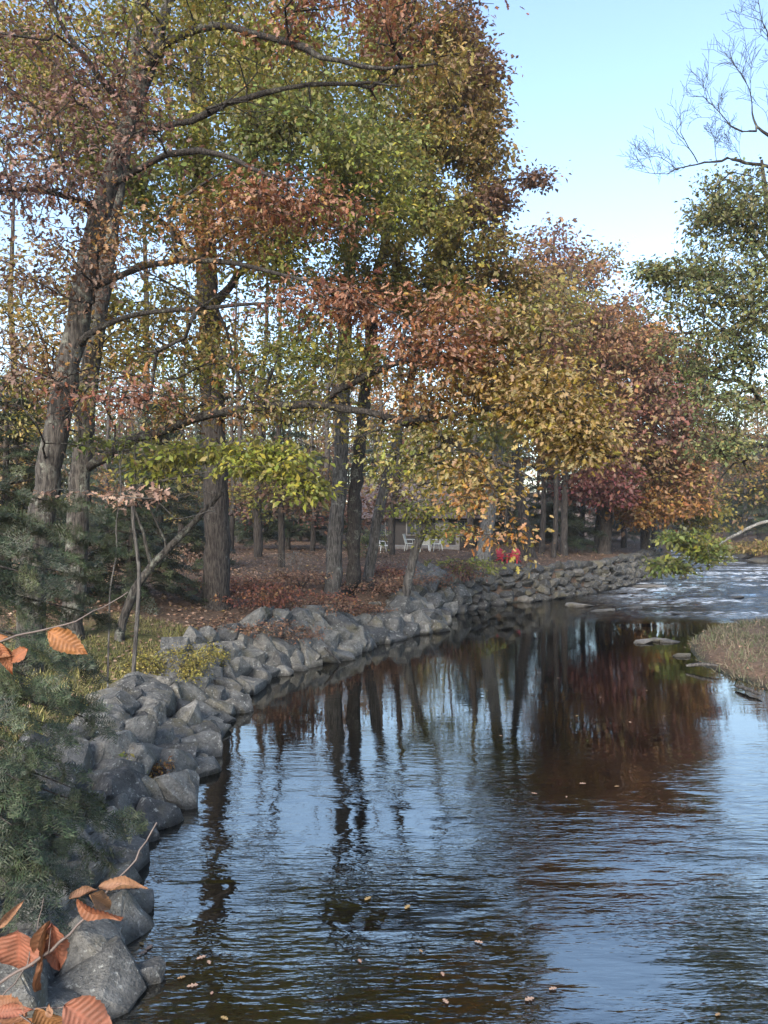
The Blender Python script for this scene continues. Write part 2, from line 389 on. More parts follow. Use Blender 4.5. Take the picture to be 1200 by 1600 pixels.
# ------------------------------------------------------------------ leaves
def tmpl_oak():
    h = [(.26,.27,.06),(.36,.09,.02),(.54,.36,.07),(.64,.11,.02),(.82,.2,.03)]
    v = [(0,0,0),(1,0,-.08)]+[(a,b_,c) for a,b_,c in h]+[(a,-b_,c) for a,b_,c in h]
    f = []
    for o, fl in ((2, False), (7, True)):
        t = [(0,o+1,o),(o+1,o+3,o+2),(o+3,1,o+4),(0,o+3,o+1),(0,1,o+3)]
        f += [(a,c,b_) if not fl else (a,b_,c) for a,b_,c in t]
    return np.array(v), np.array(f)
def tmpl_mid():
    v = np.array([(0,0,0),(.45,.27,.07),(1,0,-.1),(.45,-.27,.07),(.5,0,0)])
    return v, np.array([(0,4,1),(4,2,1),(0,3,4),(4,3,2)])
def tmpl_two():
    v = np.array([(0,0,0),(.45,.3,.08),(1,0,-.06),(.45,-.3,.08)])
    return v, np.array([(0,2,1),(0,3,2)])
T_OAK, T_MID, T_TWO = tmpl_oak(), tmpl_mid(), tmpl_two()
def unit(a): return a/(np.linalg.norm(a, axis=-1, keepdims=True)+1e-9)
def leaves_mesh(name, P, D, Nn, size, col, tmpl):
    """P positions, D leaf directions, Nn rough normals, size, col per leaf"""
    tv, tf = tmpl; n = len(P)
    D = unit(D); B = unit(np.cross(Nn, D)); Z = np.cross(D, B)
    v = P[:, None, :]+size[:, None, None]*(tv[None, :, 0:1]*D[:, None, :]+tv[None, :, 1:2]*B[:, None, :]+tv[None, :, 2:3]*Z[:, None, :])
    f = tf[None, :, :]+(np.arange(n)*len(tv))[:, None, None]
    c = np.repeat(col, len(tv), axis=0)
    return np_mesh(name, v.reshape(-1, 3), f.reshape(-1, 3), c)

PAL = {  # linear leaf colours with weights
 'maroon': [((0.134,0.065,0.052),4),((0.185,0.099,0.072),3),((0.224,0.134,0.101),2.5),((0.095,0.047,0.043),2),((0.213,0.134,0.050),1.6)],
 'russet': [((0.221,0.089,0.044),4),((0.284,0.121,0.058),3),((0.168,0.063,0.040),2),((0.315,0.168,0.053),1),((0.126,0.053,0.037),1)],
 'rustgold': [((.26,.13,.035),3),((.23,.10,.035),3),((.31,.19,.045),2),((.17,.12,.03),1),((.14,.065,.03),1)],
 'gold': [((.29,.19,.035),4),((.24,.155,.035),3),((.22,.12,.035),2),((.18,.155,.03),3),((.31,.235,.05),2)],
 'orange': [((.36,.17,.04),3),((.30,.13,.035),3),((.34,.22,.045),2)],
 'olive': [((0.195,0.177,0.035),4),((0.248,0.206,0.041),3),((0.142,0.153,0.033),4),((0.283,0.177,0.047),1.2),((0.342,0.260,0.047),1.3)],
 'olivebrown': [((0.196,0.144,0.040),3),((0.241,0.155,0.046),3),((0.172,0.103,0.052),3),((0.172,0.155,0.034),3),((0.276,0.207,0.046),1.5)],
 'brown': [((.125,.07,.045),4),((.155,.085,.05),3),((.10,.055,.042),2),((.17,.10,.045),1)],
 'green': [((0.119,0.156,0.037),4),((0.156,0.188,0.040),3),((0.213,0.213,0.044),2),((0.094,0.125,0.035),2)],
 'ygreen': [((0.172,0.190,0.032),4),((0.230,0.230,0.037),3),((0.310,0.265,0.040),1.5),((0.127,0.155,0.029),2)],
 'dkgreen': [((0.102,0.132,0.054),4),((0.132,0.156,0.060),3),((0.180,0.180,0.060),2),((0.228,0.204,0.060),1)],
 'redtwig': [((.15,.06,.05),3),((.19,.085,.055),3),((.13,.09,.055),2),((.24,.12,.05),1)],
 'crimson': [((.135,.042,.042),4),((.17,.06,.05),3),((.10,.035,.035),2),((.19,.09,.05),2)],
 'farmaroon': [((.175,.07,.055),4),((.20,.09,.06),3),((.12,.06,.05),2),((.22,.13,.06),2),((.16,.125,.05),1.6)],
 'farrust': [((.23,.115,.06),4),((.27,.14,.06),3),((.18,.085,.055),3),((.28,.18,.06),2),((.17,.15,.05),2)],
 'brush': [((.22,.115,.07),4),((.27,.15,.09),3),((.17,.085,.055),3),((.30,.19,.11),1.5)],
 'rust': [((.20,.075,.045),4),((.25,.10,.05),3),((.15,.055,.045),3),((.28,.14,.05),1.5)],
 'palepink': [((.36,.24,.18),3),((.30,.19,.13),2),((.25,.14,.09),2)],
 'yellow': [((.29,.235,.05),3),((.23,.20,.045),3),((.17,.155,.038),2)],
 'hem': [((.023,.036,.016),4),((.031,.045,.019),3),((.016,.025,.013),3),((.046,.058,.024),1)],
 'litter': [((.24,.14,.09),4),((.30,.19,.13),3),((.17,.095,.06),3),((.36,.25,.17),1),((.26,.17,.06),1)],
}
def pick(pal, n):
    p = PAL[pal]; c = np.array([q[0] for q in p]); w = np.array([q[1] for q in p], float)
    return c[rng.choice(len(c), n, p=w/w.sum())]

# ------------------------------------------------------------------ trees
def resample(P, r, step):
    P = np.array(P, float); r = np.array(r, float)
    if len(r) != len(P): r = np.interp(np.linspace(0, 1, len(P)), np.linspace(0, 1, len(r)), r)
    d = np.r_[0, np.cumsum(np.linalg.norm(np.diff(P, axis=0), axis=1))]
    n = max(2, int(round(d[-1]/step))+1); t = np.linspace(0, d[-1], n)
    # smooth curve through the points
    Q = np.stack([np.interp(t, d, P[:, k]) for k in range(3)], -1)
    for _ in range(2):
        Q[1:-1] = 0.25*Q[:-2]+0.5*Q[1:-1]+0.25*Q[2:]
    return Q, np.interp(t, d, r)

def build_tree(name, label, cat, stems, blobs, bark, tmpl=T_TWO, leaf=0.14, per_tip=14, tip_r=0.005, group=None,
               spread=0.34, wig=0.10, up=0.25, droop=0.3, step=0.45, seed=0, bend=0.6, flat=0.42, own_origin=None, crown_name='crown', limb_bark=None):
    """stems: list of (points, radii); the first begins at the ground. blobs: (centre, (rx,ry,rz), tips, palette, leafiness)"""
    g = np.random.default_rng(seed+100)
    NP, NR, NPAR = [], [], []           # nodes: position, fixed radius, parent
    chains = []
    for k, (P, r) in enumerate(stems):
        Q, rr = resample(P, r, step)
        w = g.normal(0, 1, Q.shape)*0.07*rr[:, None]; w[0] = 0; Q = Q+w
        if k > 0 and len(Q) > 4 and rr.max() > .022:          # limbs kink and wander
            kn = np.cumsum(g.normal(0, .035, Q.shape), axis=0); tt = np.linspace(0, 1, len(Q))[:, None]
            Q = Q+(kn-kn[-1]*tt)*min(1.0, 8*rr.max()+.3); rr = rr*(1+.10*g.normal(0, 1, len(rr)))
        par = -1
        if k > 0:
            d = np.linalg.norm(np.array(NP)-Q[0], axis=1); par = int(np.argmin(d))
        ids = [par] if par >= 0 else []
        for q, r_ in zip(Q, rr):
            NP.append(q); NR.append(r_); NPAR.append(par); par = len(NP)-1; ids.append(par)
        chains.append((ids, True))
    cap = 60000
    pos_ = np.zeros((cap, 3)); n = len(NP); pos_[:n] = np.array(NP)
    dirs = np.zeros((cap, 3)); parr = np.full(cap, -1); parr[:n] = NPAR
    for i in range(n):
        if parr[i] >= 0: dirs[i] = unit(pos_[i]-pos_[parr[i]])
    load = np.zeros(cap)
    tips = []
    for (c, rad, nt_, pal, lf) in blobs:
        u = unit(g.normal(0, 1, (nt_, 3))); rr = g.random(nt_)**0.45
        q = np.array(c)+u*rr[:, None]*np.array(rad)
        q += (np.stack([vnoise(q[:, 0]*1.1, q[:, 2]*1.1, 5), vnoise(q[:, 1]*1.1, q[:, 0]*1.1, 6), vnoise(q[:, 2]*1.1, q[:, 1]*1.1, 7)], -1)-0.5)*np.array(rad)*0.5
        for a in q: tips.append((a, pal, lf))
    T = np.array([t[0] for t in tips]) if tips else np.zeros((0, 3))
    if len(T):
        d0 = np.min(np.linalg.norm(T[:, None, :]-pos_[None, :n:2, :], axis=2), axis=1) if len(T)*n < 4e6 else np.linalg.norm(T-pos_[n//2], axis=1)
        order = np.argsort(d0+g.random(len(T))*0.6)
        d0 = d0
    else: order = []
    tipnode = []
    zmin = stems[0][0][0][2]+1.0
    for oi in order:
        t = T[oi]
        v = t-pos_[:n]; d = np.linalg.norm(v, axis=1)+1e-6
        cosang = np.sum(v*dirs[:n], axis=1)/d
        cost = d*(1+0.55*(1-cosang))+np.where(pos_[:n, 2] > t[2]+0.2, 0.5*d, 0)
        cost[pos_[:n, 2] < zmin] += 50
        k = int(np.argmin(cost)); L = d[k]
        m_ = max(1, int(round(L/step)))
        a = pos_[k]; ids = [k]
        ax = unit(g.normal(0, 1, 3))
        d0_ = dirs[k]*L*0.35
        prev = k
        for s in range(1, m_+1):
            f = s/m_
            q = a+(t-a)*f + d0_*math.sin(math.pi*f)*bend*(1-f*0.3) + ax*(wig*L*math.sin(math.pi*f)) + g.normal(0, 0.03, 3)*(s < m_)*L**0.5
            q[2] += up*0.25*math.sin(math.pi*f)*L*0.5
            if n >= cap: break
            pos_[n] = q; parr[n] = prev; dirs[n] = unit(q-pos_[prev]); ids.append(n); prev = n; n += 1
        chains.append((ids, False)); tipnode.append((prev, oi))
    # pipe model radii
    cnt = np.zeros(n)
    for tn, _ in tipnode:
        i = tn
        while i >= 0:
            cnt[i] += 1; i = parr[i]
    rad = tip_r*np.maximum(cnt, 1)**0.42
    nfix = len(NR); rad[:nfix] = np.maximum(np.array(NR), 0.003)
    # mesh
    V, Fq, off = [], [], 0
    def put(ids, main):
        nonlocal off
        P = pos_[ids]; r = rad[ids].copy()
        if len(ids) < 2: return
        if main and ids[0] < ids[1]-1 or (not main): r[0] = min(r[0], r[1]*1.25)
        rm = r.max(); ns = 14 if rm > 0.22 else 9 if rm > 0.08 else 5 if rm > 0.02 else 3
        if main: r = r*(1+g.normal(0, 0.02, len(r)))
        v, f = tube_arrays(P, r, ns); V.append(v); Fq.append(f+off); off += len(v)
    first = True
    for ids, main in chains:
        if first and main:
            put(ids, True); first = False; trunk = (np.vstack(V), np.vstack(Fq)); V, Fq, off = [], [], 0
        else: put(ids, main)
    base = np.array(stems[0][0][0], float) if own_origin is None else np.array(own_origin, float)
    root = empty(name, base); tag(root, label, cat, group)
    tv, tf = trunk
    o = link('trunk', np_mesh('trunk', tv-base, tf, smooth=True), root, bark)
    if V: tag(link('branches', np_mesh('branches', np.vstack(V)-base, np.vstack(Fq), smooth=True), root, limb_bark or bark), kind='stuff')
    # leaves round each tip and along the twig behind it
    LP, LD, LN, LC = [], [], [], []
    for tn, oi in tipnode:
        q, pal, lf = tips[oi]
        k = g.poisson(per_tip*lf)
        if k == 0: continue
        cl = pick(pal, 1)[0]
        back = pos_[parr[tn]] if parr[tn] >= 0 else q
        back2 = pos_[parr[parr[tn]]] if parr[tn] >= 0 and parr[parr[tn]] >= 0 else back
        f = g.random(k)[:, None]
        along = np.where(f < 0.6, pos_[tn]+(back-pos_[tn])*f/0.6*0.9, back+(back2-back)*(f-0.6)/0.4*0.6)
        sp = spread*np.array([1, 1, flat])
        off_ = np.clip(g.normal(0, 1, (k, 3)), -1.7, 1.7)*sp*(0.35+0.65*g.random((k, 1)))
        LP.append(along+off_)
        LD.append(unit(off_+0.3*(pos_[tn]-back))*0.8+g.normal(0, 0.45, (k, 3))+np.array([0, 0, -droop]))
        LN.append(g.normal(0, 0.55, (k, 3))+np.array([0, 0, 1.0]))
        c_ = np.where(g.random((k, 1)) < 0.6, cl, pick(pal, k))*(g.uniform(0.72, 1.28, (k, 1)))*g.uniform(0.93, 1.07, (k, 3))
        LC.append(c_)
    if LP:
        P = np.vstack(LP); sz = leaf*np.clip(g.lognormal(-.05, .3, len(P)), .45, 1.6)
        cm = leaves_mesh(crown_name, P-base, np.vstack(LD), np.vstack(LN), sz, np.clip(np.vstack(LC), 0.005, 0.9), tmpl)
        tag(link(crown_name, cm, root, M_LEAF), kind='stuff')
    return root
def copy_tree(o, parent=None):
    c = o.copy(); COL.objects.link(c)
    if parent: c.parent = parent
    for ch in list(o.children): copy_tree(ch, c)
    return c
def B(x, y, Y, rx, ry, rY, n, pal, lf=1.0):
    return (pt(x, y, Y), (rx*Y/F, rY, ry*Y/F), n, pal, lf)
def stem(pts, radii):
    P = [pt(*p) for p in pts]
    return (P, np.interp(np.linspace(0, 1, len(P)), np.linspace(0, 1, len(radii)), radii))
def rooted(x, Y, pts, radii):
    X = (x-600)*Y/F; z = gz(X, Y)
    P = [np.array([X, Y, z-0.15]), np.array([X, Y, z+0.25])]+[pt(*p) for p in pts]
    r = np.interp(np.linspace(0, 1, len(P)-1), np.linspace(0, 1, len(radii)), radii)
    return (P, np.r_[r[0]*1.3, r])

# big russet oak at the left
build_tree('oak_tree', 'big oak with lichen-flecked leaning trunk and maroon and russet leaves at the left', 'tree',
 [rooted(42, 16, [(60,840,16),(75,750,16),(92,650,16),(110,560,16),(128,460,16),(150,350,16),(180,260,16),(205,180,16),(232,110,16),(262,10,16),(280,-80,16)], [.29,.265,.245,.23,.21,.165,.12,.07]),
  stem([(228,120,16),(262,48,15.6),(330,35,15),(420,45,14.4),(500,85,13.8),(600,110,13.4),(680,100,13)], [.09,.065,.018]),
  stem([(182,285,16),(235,243,15.5),(310,232,15),(370,248,14.5),(420,272,14),(510,278,13.5)], [.075,.055,.016]),
  stem([(205,215,16),(290,190,16),(350,155,15.6),(450,130,15.2),(560,120,14.8),(640,135,14.4)], [.07,.055,.016]),
  stem([(132,455,16),(180,425,15.5),(240,405,15),(330,410,14.4),(410,432,14),(520,455,13.6),(640,500,13.2)], [.07,.05,.014]),
  stem([(118,545,16),(190,498,15.5),(260,485,15),(350,478,14.5),(460,468,14)], [.075,.05,.014]),
  stem([(205,190,16),(150,110,15.5),(95,60,15),(70,-20,14.5)], [.085,.055,.02]),
  stem([(160,330,16),(90,300,15),(20,290,14),(-60,300,13.4)], [.07,.05,.014]),
  stem([(262,330,14.8),(300,290,14.4),(360,262,14.2)], [.04,.03,.012])],
 [B(120,110,15.3,180,120,1.8,110,'maroon'), B(70,290,14.6,150,90,1.8,95,'maroon'), B(190,190,15,120,80,1.4,45,'maroon',.9),
  B(300,50,15.2,140,70,1.6,60,'olive'), B(540,15,13.8,170,40,1.6,60,'russet'), B(440,330,14.3,150,40,1.3,95,'russet'),
  B(560,480,13.7,160,38,1.2,90,'russet'), B(300,370,14.7,160,38,1.3,65,'rustgold'), B(90,420,14.8,130,45,1.4,55,'brown',.8),
  B(690,540,13.3,100,40,1.0,55,'russet'), B(190,625,14.5,110,22,1.0,28,'rust',.8), B(40,560,14.5,70,50,1.2,35,'brown',.7),
  B(690,110,13.4,60,60,1.2,24,'olivebrown',.9), B(-60,150,14.5,90,160,2,50,'maroon'), B(600,-70,14,200,60,2,50,'russet'), B(200,-80,15,250,70,2,80,'olive'),
  B(300,440,14.6,160,60,1.4,40,'brown',0), B(420,150,15,180,60,1.4,50,'brown',0), B(150,640,15,140,70,1.2,60,'brown',.12), B(250,560,15,200,60,1.4,40,'rustgold',.35), B(420,620,15,150,30,1.2,24,'brown',.2)],
 M_OAK, T_OAK, leaf=0.099, per_tip=23, tip_r=.0065, spread=.45, limb_bark=M_LIMB, seed=1)

# golden oak behind it with the long limb over the water
build_tree('oak_tree', 'golden-leaved oak behind the big oak, its long lichen limb arching over the water', 'tree',
 [rooted(112, 19, [(122,800,19),(128,700,19),(142,580,19),(156,480,19),(168,400,19),(185,290,19),(205,170,19),(215,40,19),(220,-60,19)], [.27,.25,.225,.2,.15,.09]),
  stem([(132,735,19),(200,682,18),(290,642,17),(400,612,16),(480,606,15.2),(560,620,14.6),(640,650,14),(710,684,13.6),(770,712,13.3),(830,748,13)], [.12,.105,.08,.058,.022]),
  stem([(640,650,14),(720,640,13.6),(830,620,13.2),(900,640,12.9)], [.07,.05,.02]),
  stem([(520,610,15),(600,570,14.4),(680,555,14),(770,560,13.6)], [.08,.05,.02]),
  stem([(770,712,13.3),(800,770,13.1),(790,830,13)], [.03,.02,.012])],
 [B(860,630,13,95,75,1.1,130,'gold'), B(770,600,13.5,100,60,1.2,100,'gold'), B(680,610,14,90,55,1.2,70,'rustgold'),
  B(915,690,12.8,55,45,.9,70,'gold'), B(740,735,13.5,85,30,.9,36,'gold'), B(780,780,13,26,16,.4,7,'gold'),
  B(722,782,13,36,12,.4,9,'orange'), B(740,832,13,12,8,.2,4,'orange'), B(795,836,13,20,6,.3,5,'orange'), B(818,868,13,5,8,.2,2,'gold'), B(800,530,13.6,80,45,1.1,80,'olivebrown'),
  B(700,500,14,80,40,1.2,50,'rustgold'), B(130,60,18.5,220,120,2.5,130,'ygreen',.9), B(40,150,18,130,120,2,110,'olive',.9), B(350,620,16.5,200,40,1,20,'brown',0), B(600,660,14.4,120,30,.8,16,'brown',0), B(270,520,18,140,60,1.6,90,'gold',.7), B(60,620,18,90,60,1.4,70,'olive',.7), B(40,500,18,90,60,1.4,80,'gold',.7), B(230,610,17.5,140,50,1.4,90,'olive',.6), B(330,640,17,140,36,1.4,60,'rustgold',.5), B(470,640,15.5,110,30,1,50,'olive',.5), B(420,560,16.5,110,40,1.4,60,'ygreen',.6), B(560,560,15,90,40,1.2,50,'olive',.7), B(650,725,14.6,80,26,.8,40,'ygreen',.7), B(660,760,14.4,60,16,.6,22,'olive',.7), B(580,680,15,70,24,.8,24,'olive',.5), B(700,680,14,60,24,.8,30,'olive',.8)],
 M_OAK, T_OAK, leaf=0.095, per_tip=23, tip_r=.0065, spread=.42, limb_bark=M_LIMB, seed=2)

# green maple, thick trunk in the middle of the left bank
build_tree('maple_tree', 'tall maple with thick dark furrowed trunk and green-yellow crown, right of the leaning oak', 'tree',
 [rooted(338, 25, [(339,850,25),(337,760,25),(334,700,25),(328,550,25),(322,420,25),(317,300,25),(309,150,25),(300,0,25),(300,-120,25)], [.46,.40,.38,.355,.30,.23,.12]),
  stem([(325,480,25),(380,430,24),(470,350,23),(540,300,22)], [.16,.1,.03]), stem([(318,320,25),(400,240,24),(500,180,23)], [.15,.1,.03]),
  stem([(322,420,25),(240,330,25),(150,260,25)], [.14,.1,.03]), stem([(330,600,25),(290,530,24),(230,470,24)], [.12,.08,.02])],
 [B(320,120,24.5,190,130,3,330,'olive'), B(490,240,22.5,150,90,2.5,380,'green'), B(570,300,22.5,110,90,2,230,'ygreen'), B(240,280,24,140,90,2.5,240,'green'),
  B(430,170,23,140,80,2.2,240,'olive'), B(120,200,24,140,100,2.5,240,'olive'), B(430,400,23,150,45,2,200,'ygreen',.8), B(180,470,24,150,50,2,150,'olive',.8), B(60,440,24,90,60,2,100,'gold',.7),
  B(500,540,24,100,60,2,120,'ygreen',.7), B(360,20,24,220,80,2.6,320,'olive'), B(320,-110,24,260,80,3,160,'olive'), B(400,330,23,140,50,2,200,'olive'), B(100,560,24,120,60,1.6,120,'gold',.6), B(30,640,24,80,50,1.6,60,'olive',.6), B(330,500,24,130,60,1.8,130,'olive',.6), B(60,60,23,110,90,2,200,'gold'), B(380,580,24,150,50,2,130,'ygreen',.6), B(240,560,24,130,60,2,110,'olive',.6), B(460,620,24,90,40,1.6,70,'olive',.6), B(300,250,24,140,80,2,160,'ygreen'), B(420,80,23.5,160,80,2.4,200,'ygreen')],
 M_DARK, T_TWO, leaf=0.15, per_tip=24, spread=.52, limb_bark=M_LIMB, seed=3)

# twin-trunked oak that makes the skyline
build_tree('oak_tree', 'tall twin-trunked oak whose olive-brown crown edges the open sky', 'tree',
 [rooted(520, 30, [(524,830,30),(530,760,30),(536,640,30),(540,480,30),(560,300,29.5),(590,130,29),(610,-40,29)], [.32,.29,.27,.235,.17,.08]),
  (lambda r: (r[0], r[1]))(rooted(551, 30.3, [(554,800,30.3),(557,720,30.3),(562,620,30.3),(585,450,30),(630,280,29),(690,120,28.5)], [.29,.265,.245,.215,.15,.06])),
  stem([(600,400,30),(680,330,29),(760,280,28.4),(845,275,28)], [.13,.08,.02]), stem([(575,470,30),(650,450,29),(720,420,28.6)], [.12,.08,.02]),
  stem([(590,130,29),(660,90,28.6),(740,70,28.4)], [.1,.07,.02])],
 [B(620,260,28.5,120,130,3,560,'olive'), B(690,160,28.3,80,120,2.6,430,'olivebrown'), B(690,390,28.5,100,80,2.6,360,'olive'), B(570,430,29,90,70,2.4,220,'olive'),
  B(640,50,28.5,95,75,2.6,330,'olivebrown'), B(755,230,28.3,38,90,1.6,210,'olivebrown'), B(835,278,28,26,9,.6,24,'brown'), B(770,330,28.4,45,40,1.5,130,'brown'),
  B(720,60,28.3,38,55,1.6,130,'brown'), B(745,130,28.3,40,45,1.6,120,'brown'), B(748,15,28,5,8,.3,3,'brown'), B(650,470,28.5,90,50,2,220,'olive'), B(560,150,28.5,100,110,2.5,290,'ygreen'),
  B(780,430,29,60,60,2,200,'olivebrown'), B(620,-90,28.5,110,80,3,190,'brown'), B(760,500,29,80,45,2,200,'olive'), B(600,560,30,110,50,2,140,'rustgold',.7), B(480,480,30,100,60,2,110,'olive',.6), B(820,500,29.5,50,40,1.6,90,'olive')],
 M_BARK, T_TWO, leaf=0.165, per_tip=23, spread=.42, limb_bark=M_LIMB, seed=4)

build_tree('oak_tree', 'slim oak leaning right behind the rusty brush, grey trunk without low branches', 'tree',
 [rooted(574, 31.5, [(590,810,31.5),(606,740,31.5),(622,680,31.5),(645,580,31.5),(670,480,31.5),(690,400,31.5)], [.22,.2,.18,.14,.06])],
 [B(690,460,31.5,80,60,2,110,'olivebrown'), B(650,540,31.5,70,40,2,60,'ygreen',.8), B(720,560,31.5,70,40,2,70,'olive',.8)],
 M_BARK, T_MID, leaf=0.21, per_tip=17, spread=.45, seed=5)
build_tree('maple_tree', 'small maple leaning right over the stone bank with forked top and thin yellow leaves', 'tree',
 [rooted(630, 30.5, [(648,860,30.5),(668,810,30.5),(688,750,30.5),(693,710,30.5),(680,660,30.5),(670,600,30.5)], [.19,.17,.15,.12,.05]),
  stem([(690,735,30.5),(706,690,30.3),(725,640,30)], [.1,.07,.03]), stem([(690,765,30.5),(640,790,30.2),(600,800,30)], [.06,.04,.02])],
 [B(650,800,30.2,60,14,1.3,50,'ygreen',.7), B(700,832,30.2,40,12,1,36,'ygreen',.9), B(700,790,30.2,50,20,1,40,'olive',.8), B(690,690,30.2,60,50,1.2,14,'redtwig',.25)],
 M_BARK, T_MID, leaf=0.17, per_tip=14, spread=.4, seed=6)
build_tree('beech_tree', 'pale straight-trunked tree beside the red chairs on the far wall', 'tree',
 [rooted(754, 44, [(762,815,44),(770,760,44),(778,700,44),(790,600,44),(800,520,44)], [.42,.38,.33,.25,.1])],
 [B(790,600,43,80,70,3,150,'olivebrown'), B(830,540,43,60,60,3,90,'rust'), B(770,680,42,60,40,2.4,70,'olive',.8)],
 M_PALE, T_TWO, leaf=0.28, per_tip=16, spread=.6, seed=7)
build_tree('oak_tree', 'dark trunk leaning left behind the red chairs', 'tree',
 [rooted(830, 47, [(822,840,47),(815,790,47),(806,720,47),(800,640,47),(810,560,47)], [.36,.33,.28,.2,.1])],
 [B(830,600,46,70,80,3,130,'rust'), B(850,480,46,60,60,3,110,'olivebrown'), B(800,650,46,60,40,2,50,'olive',.8)],
 M_DARK, T_TWO, leaf=0.28, per_tip=16, spread=.6, seed=8)
# the maroon and orange maples downstream
build_tree('maple_tree', 'broad maroon and rust red maple above the far end of the stone wall', 'tree',
 [rooted(945, 54, [(947,800,54),(950,720,54),(945,640,54),(950,560,54),(955,490,54)], [.45,.4,.34,.26,.1]),
  stem([(948,690,54),(990,640,53),(1030,600,52)], [.16,.1,.03]), stem([(946,650,54),(910,600,53),(880,560,52)], [.16,.1,.03])],
 [B(940,590,53,95,80,4,560,'farrust'), B(885,570,53,70,80,3,330,'farmaroon'), B(1005,650,53,85,80,4,470,'farmaroon'), B(930,755,51,65,36,2.6,160,'crimson'), B(1000,720,52,60,30,2,70,'olivebrown'),
  B(960,690,52,90,60,3,320,'farmaroon'), B(1000,550,54,80,50,3,240,'farrust'), B(875,670,52,60,55,3,190,'farrust'), B(930,510,54,80,30,3,170,'farrust')],
 M_DARK, T_TWO, leaf=0.3, per_tip=17, spread=.65, seed=9)
build_tree('maple_tree', 'orange, green and rust maple leaning over the riffle beyond the wall end', 'tree',
 [rooted(1008, 57, [(1010,800,57),(1015,720,57),(1025,640,57),(1030,560,57)], [.36,.32,.25,.1]),
  stem([(1015,720,57),(1060,680,56),(1095,640,55)], [.14,.08,.03])],
 [B(1045,600,55,60,50,3,270,'green'), B(1070,665,55,48,70,3,240,'farrust'), B(1060,745,54,62,55,3,300,'farrust'), B(1030,790,53,70,34,2.6,200,'rustgold'),
  B(990,535,56,80,36,3,210,'orange',.9), B(1085,570,55,26,36,1.6,80,'farrust'), B(1092,710,55,32,60,2,130,'farmaroon'), B(1095,800,56,45,36,2,120,'olive',.8), B(985,790,54,45,32,2,90,'rustgold')],
 M_DARK, T_TWO, leaf=0.3, per_tip=17, spread=.65, seed=10)
build_tree('oak_tree', 'thin-crowned red-brown oak rising behind the maroon maple', 'tree',
 [rooted(860, 68, [(860,700,68),(862,560,68),(865,440,68),(866,360,68)], [.4,.34,.24,.08]), stem([(862,560,68),(910,480,67),(945,430,67)], [.18,.1,.03])],
 [B(850,400,66,55,50,4,190,'redtwig',.8), B(900,440,66,60,50,4,170,'farrust',.8), B(935,405,67,35,28,3,60,'olivebrown',.6), B(960,490,66,70,30,4,150,'farrust',.9), B(840,470,66,60,50,4,150,'farrust'), B(1020,520,66,40,24,3,60,'orange',.8)],
 M_DARK, T_TWO, leaf=0.34, per_tip=16, spread=.75, seed=12)
# right bank
build_tree('maple_tree', 'half-bare green maple hanging over the river from the right edge', 'tree',
 [rooted(1232, 22, [(1228,700,21.96),(1222,560,21.96),(1212,430,21.96),(1200,330,21.96),(1190,250,21.96)], [.25,.22,.18,.11,.04]),
  stem([(1220,540,21.96),(1150,470,21.35),(1080,430,21.04),(1000,425,20.74)], [.085,.055,.014]), stem([(1224,640,21.96),(1160,590,21.35),(1080,580,20.74)], [.085,.055,.014]),
  stem([(1210,420,21.96),(1160,350,21.35),(1110,300,21.04)], [.06,.045,.012]), stem([(1226,700,21.96),(1160,690,21.35),(1090,710,20.74)], [.06,.045,.012]),
  stem([(1215,470,21.96),(1140,520,20.74),(1040,520,20.43)], [.06,.045,.012])],
 [B(1140,330,21.04,65,65,1.68,302,'dkgreen',.85), B(1110,430,20.92,95,65,1.82,395,'dkgreen',.75), B(1030,425,20.86,50,26,0.98,102,'dkgreen',.8), B(1170,480,21.04,80,100,1.82,349,'dkgreen',.7),
  B(1120,545,20.86,110,45,1.68,266,'dkgreen',.7), B(1150,630,20.86,80,50,1.54,244,'dkgreen',.7), B(1180,330,21.35,50,70,1.40,161,'dkgreen',.7), B(1140,700,20.86,80,28,1.12,127,'dkgreen',.6), B(1260,420,21.96,80,180,2.10,185,'dkgreen',.7), B(1050,480,20.86,60,40,1.12,92,'dkgreen',.6), B(1165,770,20.74,50,50,1.12,68,'olivebrown',.4)],
 M_DARK, T_TWO, leaf=0.115, per_tip=14, spread=.29, step=.3, tip_r=.0055, limb_bark=M_LIMB, seed=13)
def fork(base, d, L, r, depth, g, acc):
    """straight, repeatedly forking bare branch"""
    n = 4; P = [np.array(base)]; dd = np.array(d)
    for k in range(n):
        dd = unit(dd+g.normal(0, .10, 3)+np.array([0, 0, .05])); P.append(P[-1]+dd*L/n)
    acc.append((np.array(P), np.maximum(np.linspace(r, r*.6, n+1), .0045)))
    if depth == 0: return
    for k in range(1, n+1):
        for q in range(1 if k < n else 2):
            if g.random() < .82:
                a = unit(np.cross(dd, g.normal(0, 1, 3))); nd = unit(dd*g.uniform(.7, 1)+a*g.uniform(.55, 1.05)+np.array([0, 0, .06]))
                fork(P[k], nd, L*g.uniform(.5, .85), r*.6, depth-1, g, acc)
gb = np.random.default_rng(4); bare = []
for (x, y, Y, dx, dz, L, r) in [(1090,254,20.6,-.5,.85,.8,.018),(1060,266,20.5,-.75,.5,.6,.013),(1042,272,20.4,-.9,.1,.55,.012),(1128,180,21,-.5,.85,.75,.015),(1175,165,21.2,-.1,1,.8,.016),(1150,203,21,-.8,.5,.6,.011),(1120,254,20.8,-.1,1,.55,.010),
                                (1195,45,21.3,-.3,.9,.8,.015),(1215,80,21.5,-.7,.6,.7,.013),(1200,215,21.3,.1,1,.6,.012),(1160,252,21,-.3,.9,.5,.009),(1240,110,21.8,-.6,.7,.8,.014),(1080,256,20.6,-.7,-.3,.35,.008)]:
    fork(pt(x, y, Y), np.array([dx, gb.normal(0, .3), dz]), L*1.15, r, 3, gb, bare)
